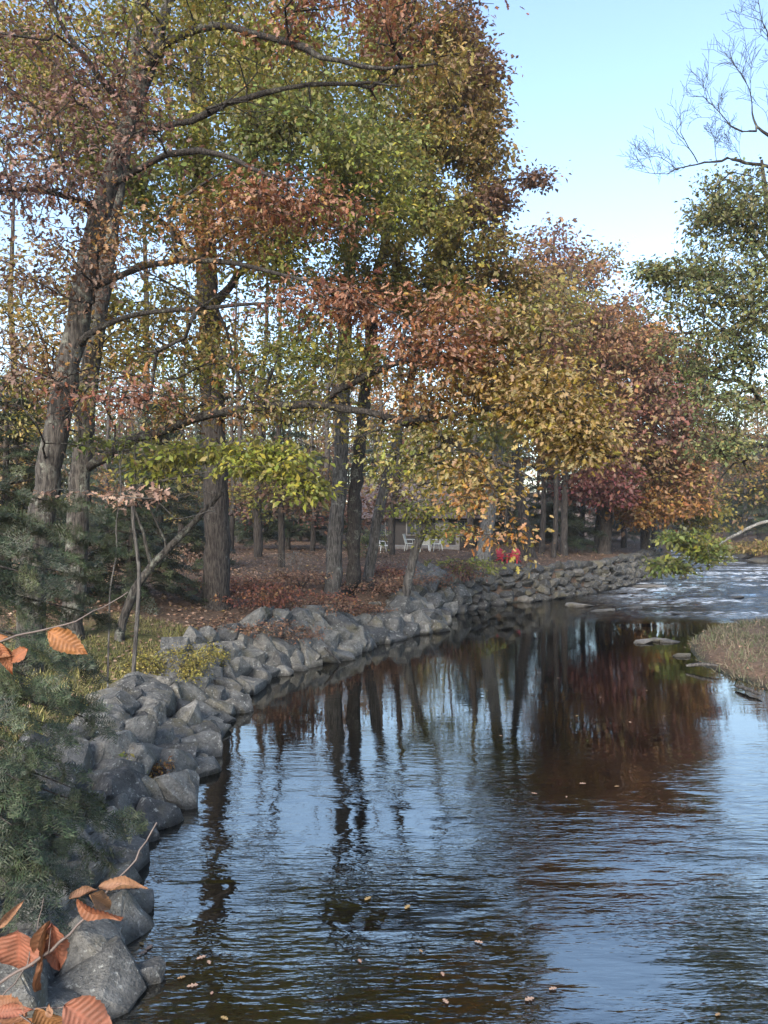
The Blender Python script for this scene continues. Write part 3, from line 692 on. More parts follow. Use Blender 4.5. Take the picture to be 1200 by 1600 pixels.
bt = build_tree('bare_tree', 'bare tree reaching crooked leafless limbs in from the right against the sky', 'tree',
 [rooted(1330, 22, [(1320,700,22),(1300,500,22),(1280,330,22),(1265,200,22),(1262,60,22),(1260,-80,22)], [.34,.3,.25,.18,.08]),
  stem([(1285,360,22),(1230,285,21.5),(1200,265,21.2),(1150,252,21),(1115,254,20.8),(1095,253,20.6),(1042,272,20.4)], [.07,.045,.032,.012]),
  stem([(1275,290,22),(1230,240,21.5),(1205,218,21.3),(1182,195,21.2),(1175,165,21.2)], [.075,.05,.036,.016]),
  stem([(1182,205,21.2),(1150,203,21),(1132,192,21),(1128,180,21)], [.028,.02,.014]), stem([(1262,120,22),(1215,80,21.5),(1195,40,21.3)], [.05,.03,.014])],
 [], M_LIMB, T_TWO, step=.2, seed=14)
V, Fq, off = [], [], 0
for P, r_ in bare:
    v, f = tube_arrays(P-np.array(bt.location), r_, 3); V.append(v); Fq.append(f+off); off += len(v)
tag(link('twigs', np_mesh('twigs', np.vstack(V), np.vstack(Fq)), bt, M_LIMB), kind='stuff')
build_tree('sycamore_tree', 'mottled pale limb with green leaves drooping over the far riffle from the right', 'tree',
 [rooted(1345, 40, [(1338,760,40),(1330,700,40),(1322,560,40)], [.25,.22,.18,.1]),
  stem([(1335,760,40),(1270,790,39.5),(1200,814,39),(1165,826,38.7),(1135,845,38.5),(1105,868,38.2),(1065,895,38)], [.12,.09,.07,.02])],
 [B(1075,850,38.2,42,16,.9,60,'ygreen',.9), B(1045,886,38,38,14,.8,55,'green'), B(1100,862,38.2,38,18,.9,50,'green',.9), B(1050,840,38.2,28,8,.6,26,'green'), B(1320,560,40,70,60,3,50,'olive')],
 M_PALE, T_TWO, leaf=0.24, per_tip=15, spread=.42, seed=15)
# understorey on the near left bank
build_tree('maple_sapling', 'maple sapling with flat layers of yellow-green leaves in front of the thick maple trunk', 'sapling',
 [rooted(208, 17, [(220,890,17),(214,850,17.1),(200,800,17),(214,750,17),(211,690,17)], [.05,.045,.035,.02]),
  stem([(208,760,17),(280,740,16.6),(380,725,16.2),(470,740,16)], [.03,.022,.008]), stem([(212,725,17),(290,700,16.8),(380,690,16.4)], [.025,.02,.008]), stem([(207,780,17),(180,740,17),(150,700,17)], [.02,.015,.008])],
 [B(300,705,16.7,100,22,.9,70,'ygreen'), B(410,725,16.2,90,28,.9,90,'ygreen'), B(480,765,16,50,22,.6,45,'ygreen'), B(240,730,16.9,60,20,.7,36,'ygreen',.9), B(430,700,16.2,60,14,.6,30,'ygreen'), B(170,690,17,70,26,.8,30,'green',.7)],
 M_BARK, T_MID, leaf=0.14, per_tip=13, spread=.26, seed=16)
build_tree('oak_sapling', 'bare crooked sapling holding a few pale pinkish dead leaves beside the hemlock', 'sapling',
 [rooted(168, 15.5, [(172,910,15.5),(186,860,15.5),(178,820,15.4),(192,770,15.5),(184,700,15.5)], [.02,.017,.014,.008]),
  stem([(186,790,15.5),(230,780,15.3),(270,770,15.1)], [.015,.01,.006]), stem([(184,740,15.5),(200,680,15.5),(192,610,15.5)], [.014,.011,.006]), stem([(186,800,15.5),(140,760,15.3),(110,765,15.2)], [.012,.01,.005])],
 [B(190,775,15.3,60,16,.5,20,'palepink'), B(240,768,15.2,30,10,.4,8,'palepink'), B(300,780,15.5,60,50,.8,26,'brown',0), B(90,770,15.2,40,12,.4,10,'palepink',.8), B(210,690,15.5,50,60,.6,12,'brown',0)],
 M_BARK, T_OAK, leaf=0.15, per_tip=4, spread=.16, step=.25, seed=17)
build_tree('dead_snag', 'dead lichen-covered trunk leaning right from the grassy bank', 'tree',
 [rooted(186, 19.5, [(215,908,19.5),(250,870,19.5),(285,835,19.5),(318,800,19.5),(345,770,19.5)], [.115,.10,.085,.06]),
  stem([(234,890,19.5),(228,850,19.4),(212,810,19.3),(206,760,19.3)], [.05,.04,.02]), stem([(262,858,19.5),(250,820,19.5),(232,790,19.4)], [.04,.03,.012])],
 [B(330,780,19.5,40,40,.8,14,'brown',0), B(280,790,19.5,50,30,.8,10,'brown',0), B(420,760,19,70,30,.6,10,'brown',0)],
 M_OAK, T_TWO, per_tip=0.01, step=.3, seed=18)

# thin woodland trees behind
ORD = ['first','second','third','fourth','fifth','sixth','seventh','eighth','ninth','tenth','eleventh','twelfth','thirteenth','fourteenth','fifteenth',
       'sixteenth','seventeenth','eighteenth','nineteenth','twentieth','twenty-first','twenty-second']
def wood_proto(seed, h, r, pal, n, leafy=False):
    g = np.random.default_rng(seed)
    P = [(0,0,-.3)]; x = y = 0
    for k in range(1, 9):
        x += g.normal(0, .12); y += g.normal(0, .12); P.append((x, y, h*k/8))
    st = [([np.array(q) for q in P], np.linspace(r*1.15, r*.15, 9))]
    for k in range(5):
        z = h*(0.35+0.12*k); a = g.random()*6.28; L = g.uniform(1.2, 2.6)
        st.append(([np.array([P[5][0]*z/h*1.3, 0, z]), np.array([math.cos(a)*L*.5, math.sin(a)*L*.5, z+.5]), np.array([math.cos(a)*L, math.sin(a)*L, z+1.2])], np.array([r*.35, r*.2, r*.06])))
    if leafy:
        bl = [((g.normal(0, .5), g.normal(0, .5), h*.86), (1.9, 1.9, h*.13), n, pal, .8), ((g.normal(0, .9), g.normal(0, .9), h*.68), (2.2, 2.2, h*.1), n//2, pal, .6),
              ((g.normal(0, .9), g.normal(0, .9), h*.45), (2.4, 2.4, h*.14), n//2, pal, .6)]
    else:     # nearly bare above, some leaves left low down
        bl = [((g.normal(0, .5), g.normal(0, .5), h*.8), (1.6, 1.6, h*.18), 26, pal, .12), ((g.normal(0, .9), g.normal(0, .9), h*.2), (2.6, 2.6, h*.1), 120, pal, .75)]
    return build_tree('woodland_tree', 'x', 'tree', st, bl, M_DARK, T_TWO, leaf=.24, per_tip=12, spread=.5, seed=seed, own_origin=(0, 0, 0))
protos = {'l': [wood_proto(31, 19, .2, 'olivebrown', 0), wood_proto(32, 22, .25, 'olive', 0), wood_proto(33, 17, .15, 'redtwig', 0), wood_proto(34, 20, .18, 'brown', 0), wood_proto(35, 21, .26, 'rustgold', 0)],
          'r': [wood_proto(36, 18, .2, 'farrust', 150, True), wood_proto(37, 19, .24, 'olive', 160, True), wood_proto(38, 17, .18, 'rustgold', 150, True)]}
WL = [(28,36),(95,62),(165,70),(230,40),(262,55),(283,46),(360,50),(374,64),(404,43),(440,37),(470,80),(488,50),(506,60),(598,64),(612,47),(642,76),(700,66),(736,56)]
WR = [(846,51),(864,48),(882,50),(908,60),(930,56),(975,62),(1022,66),(1078,80),(1110,95),(1128,104),(1142,110),(1165,98),(1186,90),(1205,80)]
WD = [(18,94),(75,90),(140,97),(205,92),(250,100),(305,90),(350,98),(415,93),(460,101),(530,91),(585,98)]
used = set(); WPOS = []
for grp, lst in (('l', WL), ('r', WR), ('d', WD)):
    for i, (px, Y) in enumerate(lst):
        pg = 'r' if grp == 'd' else grp; k = (i*2) % len(protos[pg])
        o = protos[pg][k] if (pg, k) not in used else copy_tree(protos[pg][k])
        used.add((pg, k))
        X = (px-600)*Y/F; o.location = (X, Y, gz(X, Y)-.1); o.rotation_euler = (random.uniform(-.03, .03), random.uniform(-.03, .03), random.uniform(0, 6.28))
        s = random.uniform(.85, 1.15); o.scale = (s, s, random.uniform(.85, 1.1))
        if grp == 'd': o.scale = (1.25, 1.25, 1.15)
        o['label'] = {'l': 'slender woodland tree, %s from the left among the thin trunks behind the big oaks', 'r': 'slender woodland tree, %s from the left in the grove behind the far stone wall',
                      'd': 'leafy tree, %s from the left in the deep wood behind the thin trunks'}[grp] % ORD[i]
        o['group'] = 'leafy trees deep in the wood' if grp == 'd' else 'thin trees in the wood behind the bank'
        WPOS.append((X, Y))

# conifers
def spray_template(seed, dens=1.0, ln=.075, hw=.2):
    """a flat hemlock spray: needles on a stem with side twigs, length 1"""
    g = np.random.default_rng(seed); V, Fc = [], []
    def needles(a, b, n):
        d = b-a; L = np.linalg.norm(d); d = d/L; side = np.cross(d, [0, 0, 1.0])
        for k in range(n):
            f = (k+.5)/n; s = 1 if k % 2 else -1
            p = a+(b-a)*f; t = p+(side*s*.9+d*.55+np.array([0, 0, g.normal(0, .3)]))*ln*g.uniform(.7, 1.25)
            w = d*ln*hw; i = len(V)
            V.extend([p-w, p+w, t]); Fc.append((i, i+1, i+2))
    main = [np.array([0, 0, 0.0]), np.array([.5, .02, .03]), np.array([1, 0, -.10])]
    for k in range(9):
        f = .08+.1*k; base = main[0]+(main[1]-main[0])*min(f*2, 1)+(main[2]-main[1])*max(f*2-1, 0)
        L = (.42*(1-f)+.07)*g.uniform(.75, 1.2)
        for s in (-1, 1):
            e = base+np.array([L*g.uniform(.55, 1), s*L*g.uniform(.6, .95), g.normal(-.07, .06)]); needles(base, e, max(3, int((6+L*22)*dens)))
    needles(main[0], main[1], int(12*dens)); needles(main[1], main[2], int(12*dens))
    return np.array(V), np.array(Fc)
SPR = [spray_template(s, .85, .12, .15) for s in (1, 2, 3, 7, 8)]
SPR_FAR = [spray_template(s, .38, .15, .2) for s in (4, 5, 6)]
def sprays_mesh(name, P, D, size, pal, seed, roll=.35, tmp=None):
    g = np.random.default_rng(seed); Vs, Fs, Cs = [], [], []; off = 0
    for k in range(len(P)):
        tv, tf = (tmp or SPR)[k % len(tmp or SPR)]; d = unit(D[k]); b_ = unit(np.cross(np.array([0, 0, 1.0])+g.normal(0, roll, 3), d)); z = np.cross(d, b_)
        v = P[k]+size[k]*(tv[:, :1]*d+tv[:, 1:2]*b_+tv[:, 2:]*z)
        c = pick(pal, 1)*g.uniform(.75, 1.25)*np.repeat(g.uniform(.5, 1.6, (len(tf), 1)), 3, axis=0)
        # pale young needles towards the spray's end
        Vs.append(v); Fs.append(tf+off); off += len(tv); Cs.append(c)
    return np_mesh(name, np.vstack(Vs), np.vstack(Fs), np.vstack(Cs))
def conifer(name, label, X, Y, h, rmax, nlev, nper, seed, size=1.0, trunk_r=.16, zb=.12, group=None):
    g = np.random.default_rng(seed); z0 = gz(X, Y)
    root = empty(name, (X, Y, z0)); tag(root, label, 'tree', group)
    v, f = tube_arrays(np.array([[0, 0, -.3], [0, .05, h*.5], [.05, 0, h]]), np.array([trunk_r*1.2, trunk_r*.7, .015]), 8)
    link('trunk', np_mesh('trunk', v, f, smooth=True), root, M_DARK)
    P, D, sz, V, Fq, off = [], [], [], [], [], 0
    for k in range(nlev):
        f_ = k/(nlev-1); z = h*(zb+(.97-zb)*f_); L = rmax*(1-f_)**.8+.15
        for a in np.linspace(0, 6.28, nper, endpoint=False)+g.random()*6:
            a += g.normal(0, .25); Lk = L*g.uniform(.65, 1.15); d = np.array([math.cos(a), math.sin(a), 0])
            pts_ = np.array([[0, 0, z], *( d*Lk*.5+[0, 0, z+.12*Lk], d*Lk+[0, 0, z-.2*Lk])])
            v, q = tube_arrays(pts_, np.array([.03, .018, .005]), 3); V.append(v); Fq.append(q+off); off += len(v)
            m_ = max(2, int(Lk/(.42*size)))
            for j in range(m_):
                fr_ = .25+.75*(j+g.random())/m_; p = d*Lk*fr_+np.array([0, 0, z+Lk*(.24*fr_-.44*fr_**2)])
                for s in (-1, 1):
                    P.append(p); D.append(d+np.array([-d[1], d[0], 0])*s*g.uniform(.2, 1)+np.array([0, 0, -.25+g.normal(0, .15)])); sz.append(size*g.uniform(.6, 1.05))
    tag(link('branches', np_mesh('branches', np.vstack(V), np.vstack(Fq)), root, M_DARK), kind='stuff')
    tag(link('foliage', sprays_mesh('foliage', np.array(P), np.array(D), np.array(sz), 'hem', seed, tmp=SPR_FAR), root, M_NEEDLE), kind='stuff')
    return root
def bx(px, Y): return (px-600)*Y/F, Y
conifer('hemlock_tree', 'dark hemlock filling the gap between the big oak and the thick maple trunk', *bx(250, 34), 7.5, 2.6, 12, 7, 41, .95)
conifer('hemlock_tree', 'dark hemlock at the left edge behind the big oak trunk', *bx(8, 22), 6.5, 2.2, 12, 8, 42, .8)
conifer('hemlock_tree', 'low dark hemlock right behind the dead leaning trunk', *bx(205, 24), 3.4, 1.8, 8, 8, 43, .7)
h4 = conifer('hemlock_tree', 'dark hemlock in the wood left of the twin trunks', *bx(450, 52), 9, 2.8, 11, 6, 44, 1.3)
def again(src, px, Y, s, label):
    o = copy_tree(src); X, Yy = bx(px, Y); o.location = (X, Yy, gz(X, Yy)); o.scale = (s, s, s); o.rotation_euler = (0, 0, px*1.7); o['label'] = label
again(h4, 735, 60, .95, 'dark hemlock right of the cabin behind the pale trunk')
again(h4, 868, 54, .95, 'dark blue-green hemlock behind the far wall, left of the crimson leaves')
again(h4, 910, 66, 1.1, 'tall dark hemlock deep in the grove under the maroon maple')
again(h4, 570, 66, .9, 'dark hemlock behind the twin trunks, left of the cabin')
again(h4, 330, 70, 1.2, 'tall dark hemlock far behind the thick maple trunk')
again(h4, 1185, 100, 1.5, 'grey-green hemlock on the far right bank above the bend')
again(h4, 1150, 125, 1.5, 'distant hemlock at the head of the river bend')
again(h4, 290, 50, .72, 'low dark hemlock seen just left of the thick maple trunk')
again(h4, 470, 66, .8, 'low dark hemlock behind the brush pile')
again(h4, 620, 72, .85, 'dark hemlock beyond the left end of the cabin')
again(h4, 385, 88, 1.1, 'distant hemlock far behind, right of the thick maple trunk')
again(h4, 240, 92, 1.2, 'distant hemlock far behind the dead leaning trunk')
again(h4, 545, 95, 1.2, 'distant hemlock far behind the twin trunks')
again(h4, 150, 100, 1.3, 'distant hemlock far behind the bare crooked sapling')
again(h4, 120, 58, .9, 'dark hemlock deep in the wood behind the left oak trunks')
again(h4, 190, 75, 1.1, 'distant dark hemlock in the wood left of the thick maple')
again(h4, 400, 62, .75, 'small dark hemlock right of the thick maple trunk in the wood')
again(h4, 505, 74, .9, 'dark hemlock far back between the twin trunks and the thick maple')
again(h4, 55, 46, .8, 'dark hemlock beyond the leaning oak at the left edge')
again(h4, 805, 64, 1.0, 'dark hemlock behind the pale trunk and the red chairs')
again(h4, 975, 72, .9, 'dark hemlock far back beneath the orange maple')
again(h4, 1060, 96, 1.2, 'dark hemlock at the outer curve of the bend behind the overhanging branch')
again(h4, 1225, 84, 1.4, 'dark hemlock overhanging the dark rocks at the right edge')

# far woods: masses of crowns seen as one
def far_woods(name, label, pts_, pal_list, seed, leaf=.6):
    g = np.random.default_rng(seed); P, C = [], []; V, Fq, off = [], [], 0
    for (x, y, h, r) in pts_:
        z0 = gz(x, y); n = int(210*r)
        u = unit(g.normal(0, 1, (n, 3)))*g.random((n, 1))**.4
        P.append(np.array([x, y, z0+h*.6])+u*np.array([r, r, h*.42])); C.append(np.clip(pick(pal_list[g.integers(len(pal_list))], n)*g.uniform(.7, 1.3, (n, 1)), .01, .9))
        v, q = tube_arrays(np.array([[x, y, z0-.5], [x+g.normal(0, .3), y, z0+h*.5], [x+g.normal(0, .5), y, z0+h*.9]]), np.array([.24, .18, .05]), 5)
        V.append(v); Fq.append(q+off); off += len(v)
    P = np.vstack(P); n = len(P)
    root = empty(name, (0, 0, 0)); tag(root, label, 'woods', kind='stuff')
    tag(link('crowns', leaves_mesh('crowns', P, g.normal(0, 1, (n, 3)), g.normal(0, .6, (n, 3))+[0, 0, 1], leaf*g.uniform(.6, 1.3, n), np.vstack(C), T_TWO), root, M_LEAF), kind='stuff')
    tag(link('trunks', np_mesh('trunks', np.vstack(V), np.vstack(Fq)), root, M_DARK), kind='stuff')
g = np.random.default_rng(77)
far_woods('distant_woods', 'hazy mass of distant woodland behind the cabin and thin trunks', [(g.uniform(-75, 22), g.uniform(92, 140), g.uniform(14, 27), g.uniform(2.5, 4.5)) for _ in range(150)], ['brown', 'olivebrown', 'dkgreen', 'redtwig', 'olive'], 71, .5)
far_woods('distant_woods', 'hazy grey and golden woodland where the river bends away at right', [(g.uniform(40, 95), g.uniform(112, 165), g.uniform(12, 22), g.uniform(3, 5)) for _ in range(70)], ['brown', 'olivebrown', 'rustgold', 'dkgreen', 'gold'], 72)

# ------------------------------------------------------------------ rocks
def rock_mesh(seed, cuts=1, npts=18):
    g = np.random.default_rng(seed); bm = bmesh.new()
    q = g.uniform(-1, 1, (npts, 3)); q /= (np.abs(q)**3.6).sum(1, keepdims=True)**(1/3.6); q *= g.uniform(.82, 1.05, (npts, 1))
    for p in q: bm.verts.new(p)
    r = bmesh.ops.convex_hull(bm, input=bm.verts)
    bmesh.ops.delete(bm, geom=[v for v in bm.verts if not v.link_faces], context='VERTS')
    bmesh.ops.dissolve_limit(bm, angle_limit=R(14), verts=bm.verts, edges=bm.edges)
    bmesh.ops.bevel(bm, geom=bm.edges[:], offset=.05, segments=1, affect='EDGES', profile=.6, clamp_overlap=True)
    bmesh.ops.triangulate(bm, faces=bm.faces)
    if cuts: bmesh.ops.subdivide_edges(bm, edges=[e for e in bm.edges if e.calc_length() > .35], cuts=1)
    bmesh.ops.triangulate(bm, faces=bm.faces)
    for v in bm.verts:
        n = v.normal; v.co += n*(float(vnoise(v.co.x*3+seed, v.co.y*3+v.co.z*2.2, 3))-.5)*.13+Vector(g.normal(0, .012, 3))
    v = np.array([p.co[:] for p in bm.verts]); m_ = np.abs(v).max(axis=0)
    for p in bm.verts: p.co = (p.co.x/m_[0], p.co.y/m_[1], p.co.z/m_[2])
    me = bpy.data.meshes.new('boulder'); bm.to_mesh(me); bm.free()
    return me
ROCKS = [rock_mesh(200+k) for k in range(20)]
SMALL = [rock_mesh(300+k, 0, 10) for k in range(8)]
for me in ROCKS+SMALL: me.materials.append(M_ROCK)
def wall_copy(me):
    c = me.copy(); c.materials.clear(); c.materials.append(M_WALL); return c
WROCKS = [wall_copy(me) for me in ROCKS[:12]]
def bank_frame(Y):
    """water edge x at Y and the outward (land) normal on the left bank, by arc length"""
    return None
seg = np.diff(LE, axis=0); sl_ = np.linalg.norm(seg, axis=1); cum = np.r_[0, np.cumsum(sl_)]
def on_edge(s):
    k = int(np.clip(np.searchsorted(cum, s)-1, 0, len(seg)-1)); f = (s-cum[k])/sl_[k]
    p = LE[k]+seg[k]*f; t = seg[k]/sl_[k]
    return p, t, np.array([-t[1], t[0]])
def s_of_y(y):
    k = int(np.searchsorted(LE[:, 1], y)-1); return cum[k]+sl_[k]*(y-LE[k, 1])/(LE[k+1, 1]-LE[k, 1])
def pile(root, s0, s1, count, wfun, size, meshes, seed, tries=9000, name='boulder', over=.72):
    g = np.random.default_rng(seed); placed = []
    sizes = sorted([size(g) for _ in range(count*4)], reverse=True)
    Q = []
    for k in range(tries):
        p, tg, nr = on_edge(g.uniform(s0, s1)); Q.append(p+nr*g.uniform(.18, wfun(p[1])+.25))
    Q = np.array(Q); Z = ground_z(Q[:, 0], Q[:, 1]); PP = np.c_[Q, Z]
    A = np.zeros((count, 3)); Bz = np.zeros(count); k = 0
    for t in range(tries):
        if k >= count: break
        sz = sizes[min(len(sizes)-1, int(t/tries*len(sizes)))]; P = PP[t]
        if k and np.any(((P-A[:k])**2).sum(1) < (over*(sz+Bz[:k]))**2): continue
        A[k] = P; Bz[k] = sz; k += 1
        o = link(name, meshes[g.integers(len(meshes))], root)
        f = g.uniform(.75, 1.2, 3)*np.array([1.2, 1.0, .84])*sz
        o.scale = tuple(f); o.location = (P[0], P[1], P[2]+f[2]*.18)
        o.rotation_euler = (g.normal(0, .4), g.normal(0, .4), g.uniform(0, 6.28))
    return k
rip = tag(empty('stone_revetment', (-3, 15, 0)), 'heaped grey boulders lining the near left river bank', 'stone bank')
rip.location = (0, 0, 0)
n1_ = pile(rip, s_of_y(5.5), s_of_y(24.5), 192, lambda y: 1.75+.25*math.sin(y*1.7), lambda g: .12+.32*g.random()**1.7, ROCKS, 1, over=.55)
n2_ = pile(rip, s_of_y(24.5), s_of_y(35.5), 106, lambda y: 1.45+.3*math.sin(y*1.3), lambda g: .16+.38*g.random()**1.4, ROCKS, 2, over=.58)
# far stacked wall
wall = tag(empty('stone_wall', (0, 0, 0)), 'long dark wall of stacked boulders along the far left bank below the red chairs', 'stone wall')
g = np.random.default_rng(8)
s = s_of_y(35.0); cols = 0; nw = 0
s_end = s_of_y(60.0)
for row in range(5):
    s = s_of_y(34.8)+row*.3
    while s < s_end:
        w = g.uniform(.42, .95); h = .20*g.uniform(.8, 1.25)
        p, tg, nr = on_edge(s+w/2); q = p+nr*(row*.13+.02+g.normal(0, .05))
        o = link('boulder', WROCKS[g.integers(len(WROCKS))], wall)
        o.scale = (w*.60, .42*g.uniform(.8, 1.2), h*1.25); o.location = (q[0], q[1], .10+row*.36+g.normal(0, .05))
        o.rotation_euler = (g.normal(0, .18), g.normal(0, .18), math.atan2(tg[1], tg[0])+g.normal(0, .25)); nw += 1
        s += w*1.08
# small filler stones between the boulders
def rubble(name, parent, Ps, sizes, mat, seed):
    g = np.random.default_rng(seed); V, Fs, off = [], [], 0
    base = []
    for me in SMALL[:4]:
        v = np.array([p.co[:] for p in me.vertices]); f = np.array([p.vertices[:] for p in me.polygons]); base.append((v, f))
    for P, sz in zip(Ps, sizes):
        v, f = base[g.integers(4)]; a = g.random()*6.28; ca, sa = math.cos(a), math.sin(a)
        w = v*np.array([1.1, .9, .6])*sz*g.uniform(.7, 1.3, 3); w = np.stack([w[:, 0]*ca-w[:, 1]*sa, w[:, 0]*sa+w[:, 1]*ca, w[:, 2]], -1)
        V.append(w+P); Fs.append(f+off); off += len(v)
    return tag(link(name, np_mesh(name, np.vstack(V), np.vstack(Fs)), parent, mat), kind='stuff')
g = np.random.default_rng(9); Ps, sz = [], []
for k in range(900):
    s = g.uniform(s_of_y(5.5), s_of_y(35)); p, tg, nr = on_edge(s); q = p+nr*g.uniform(-.1, 2.3); Ps.append([q[0], q[1], 0]); sz.append(g.uniform(.05, .16))
Ps = np.array(Ps); Ps[:, 2] = ground_z(Ps[:, 0], Ps[:, 1])+.02
rubble('filler_stones', rip, np.array(Ps), sz, M_ROCK, 1)
# lone stones and slabs
def stone(name, label, X, Y, z, sc, rot, k, mat=None, cat='rock', group=None):
    me = ROCKS[k]
    if mat: me = me.copy(); me.materials.clear(); me.materials.append(mat)
    o = link(name, me); o.location = (X, Y, z); o.scale = sc; o.rotation_euler = rot; tag(o, label, cat, group); return o
X, Y = -2.34, 7.55
stone('river_stone', 'small lone grey stone in the water at the bottom left, off the boulder bank', X, Y, .02, (.19, .15, .16), (.1, .1, .5), 3)
SL = [(870,928,.9,.4,'pale flat slab nearest the far wall foot in the riffle'),(905,947,1.0,.5,'pale rounded slab breaking the surface at the riffle lip'),(940,955,.9,.35,'long low slab right of the pale rounded slab at the riffle lip'),
      (985,952,.8,.3,'low grey ledge stone in mid riffle'),(1020,938,.9,.25,'flat slab by the foot of the far wall end'),(1052,952,.7,.25,'dark wet stone in white water near the riffle centre'),(1068,961,.8,.22,'dark stone in the riffle closest to the grassy bar'),
      (1010,918,1.6,.6,'broad pale ledge under the green overhanging branch'),(1075,905,1.0,.4,'pale ledge stone beyond the overhanging branch'),(1110,892,1.1,.3,'low rock splitting the upper rapids'),(1180,972,1.6,.5,'wide grey slab at the head of the grassy bar'),
      (1150,934,.7,.2,'small dark rock in the bright rapids at right'),(1185,880,1.7,.9,'dark wet rock at the right edge by the far bend'),(1165,872,1.5,.9,'dark blocky rock left of the far right bend rock'),(1172,906,1.2,.3,'low rock in the upper rapids near the right edge'),
      (1005,1004,.6,.3,'pink-grey stone at the tip of the gravel spit'),(1028,1002,.5,.3,'pale stone second from the gravel spit tip'),(1046,1003,.5,.3,'stone joining the gravel spit to the grassy bar'),(1065,1025,.42,.3,'small pale stone beside the grassy bar shore')]
for i, (px, py, w, h, lb) in enumerate(SL):
    Y = CAMH*F/(py-800); X = (px-600)*Y/F
    dark = 'dark' in lb
    stone('river_stone', lb, X, Y, .02 if h < .7 else .2, (w*.75, w*.5, h*.32), (random.uniform(-.1, .1), random.uniform(-.1, .1), random.uniform(-.4, .4)), i % 16, M_WALL if dark else M_SLAB, 'rock', 'stones in the riffle')

# ------------------------------------------------------------------ ground cover
def scatter(name, label, cat, n, test, pal, size, mat, seed, flat=1.0, lift=.02, tm=T_TWO):
    g = np.random.default_rng(seed); X, Y = test(g, n); Z = ground_z(X, Y)+lift+g.random(len(X))*.03
    k = len(X); P = np.stack([X, Y, Z], -1)
    D = g.normal(0, 1, (k, 3))*np.array([1, 1, .25]); Nn = g.normal(0, .3*flat, (k, 3))+[0, 0, 1]
    C = np.clip(pick(pal, k)*g.uniform(.7, 1.3, (k, 1)), .01, .9)
    o = link(name, leaves_mesh(name, P, D, Nn, size*g.uniform(.6, 1.2, k), C, tm), None, mat); tag(o, label, cat, kind='stuff'); return o
def left_bank(g, n):
    Y = 7+63*g.random(n)**1.6; X = -600/F*Y*1.05+g.random(n)*(1.0*Y)
    d, side = river_sd(X, Y); k = (d > 1.2) & (side == 0) & (d < 45) & ~((Y < 21) & (X < -3) & (d < 6) & (g.random(n) < .6)); return X[k], Y[k]
scatter('leaf_litter', 'brown fallen leaves strewn over the wooded left bank', 'leaves', 60000, left_bank, 'litter', .14, M_LITTER, 1)
def on_rocks(g, n):
    s = g.uniform(s_of_y(6), s_of_y(34), n); X, Y = [], []
    for q in s:
        p, tg, nr = on_edge(q); r = p+nr*(g.random()*2.4); X.append(r[0]); Y.append(r[1])
    return np.array(X), np.array(Y)
scatter('rock_leaf_litter', 'dead leaves caught between the boulders of the near bank', 'leaves', 2600, on_rocks, 'litter', .11, M_LITTER, 2, lift=.05)
def blades(name, label, X, Y, h, pal, seed, mat, w=.035):
    g = np.random.default_rng(seed); k = len(X); P = np.stack([X, Y, ground_z(X, Y)-.02], -1)
    D = g.normal(0, .75, (k, 3))+[0, 0, 1]; Nn = g.normal(0, 1, (k, 3)); h = h*(.25+1.5*fbm(X*.9, Y*.9, 50)**1.5)
    tm = (np.array([(0, w, 0), (0, -w, 0), (.6, w*.7, .05), (.6, -w*.7, .05), (1, 0, .16)]), np.array([(0, 1, 3), (0, 3, 2), (2, 3, 4)]))
    C = np.clip(pick(pal, k)*g.uniform(.7, 1.3, (k, 1)), .01, .9)
    tag(link(name, leaves_mesh(name, P, D, Nn, h*g.uniform(.5, 1.3, k), C, tm), None, mat), label, 'grass', kind='stuff')
PAL['drygrass'] = [((.10,.092,.055),3),((.14,.12,.075),2),((.068,.082,.038),7),((.085,.066,.046),2),((.052,.066,.03),4)]
PAL['lawn'] = [((.15,.15,.04),4),((.21,.19,.055),3),((.10,.11,.032),3),((.27,.23,.075),1.5)]
g = np.random.default_rng(14); n = 42000
X = g.uniform(8, 24, n); Y = g.uniform(16, 36, n); d, side = river_sd(X, Y); k = (side == 1) & (d > .45)
def bar(g, n):
    X = g.uniform(8, 22, n); Y = g.uniform(16, 35, n); d, side = river_sd(X, Y); q = (side == 1) & (d > .1); return X[q], Y[q]
scatter('bar_leaf_litter', 'dead leaves and debris scattered over the grassy gravel bar', 'leaves', 1800, bar, 'litter', .1, M_LITTER, 12)
blades('bar_grass', 'dry grey-green grass covering the low gravel bar at right', X[k], Y[k], .26, 'drygrass', 3, M_LITTER, .05)
X = g.uniform(-9.5, -3.2, 52000); Y = g.uniform(8.5, 22, 52000); d, side = river_sd(X, Y); k = (side == 0) & (d > 1.6) & (fbm(X*.5, Y*.5, 40) > .36)
blades('lawn_grass', 'short yellow-green grass on the bank above the near boulders', X[k], Y[k], .17, 'lawn', 4, M_LITTER, .05)

def shrub(name, label, X, Y, h, r, pal, n, seed, leaf=.09, per=10, bark=M_DARK, group=None, cat='shrub', spread=.16):
    g = np.random.default_rng(seed); z = gz(X, Y); st = []
    for k in range(6):
        a = g.random()*6.28; L = r*g.uniform(.3, .8)
        st.append(([np.array([X+math.cos(a)*.05, Y+math.sin(a)*.05, z-.08]), np.array([X+math.cos(a)*L*.5, Y+math.sin(a)*L*.5, z+h*.45]), np.array([X+math.cos(a)*L, Y+math.sin(a)*L, z+h*.8])], np.array([.014, .01, .005])))
    o = build_tree(name, label, cat, st, [((X, Y, z+h*.5), (r, r, h*.5), n, pal, 1.0)], bark, T_TWO, leaf=leaf, per_tip=per, tip_r=.003, spread=spread, step=.2, seed=seed, crown_name='foliage', group=group)
    return o
shrub('yellow_shrub', 'low shrub with small yellow leaves at the top of the boulder bank', *bx(268, 17.8), .8, 1.15, 'yellow', 270, 61, .06, 14)
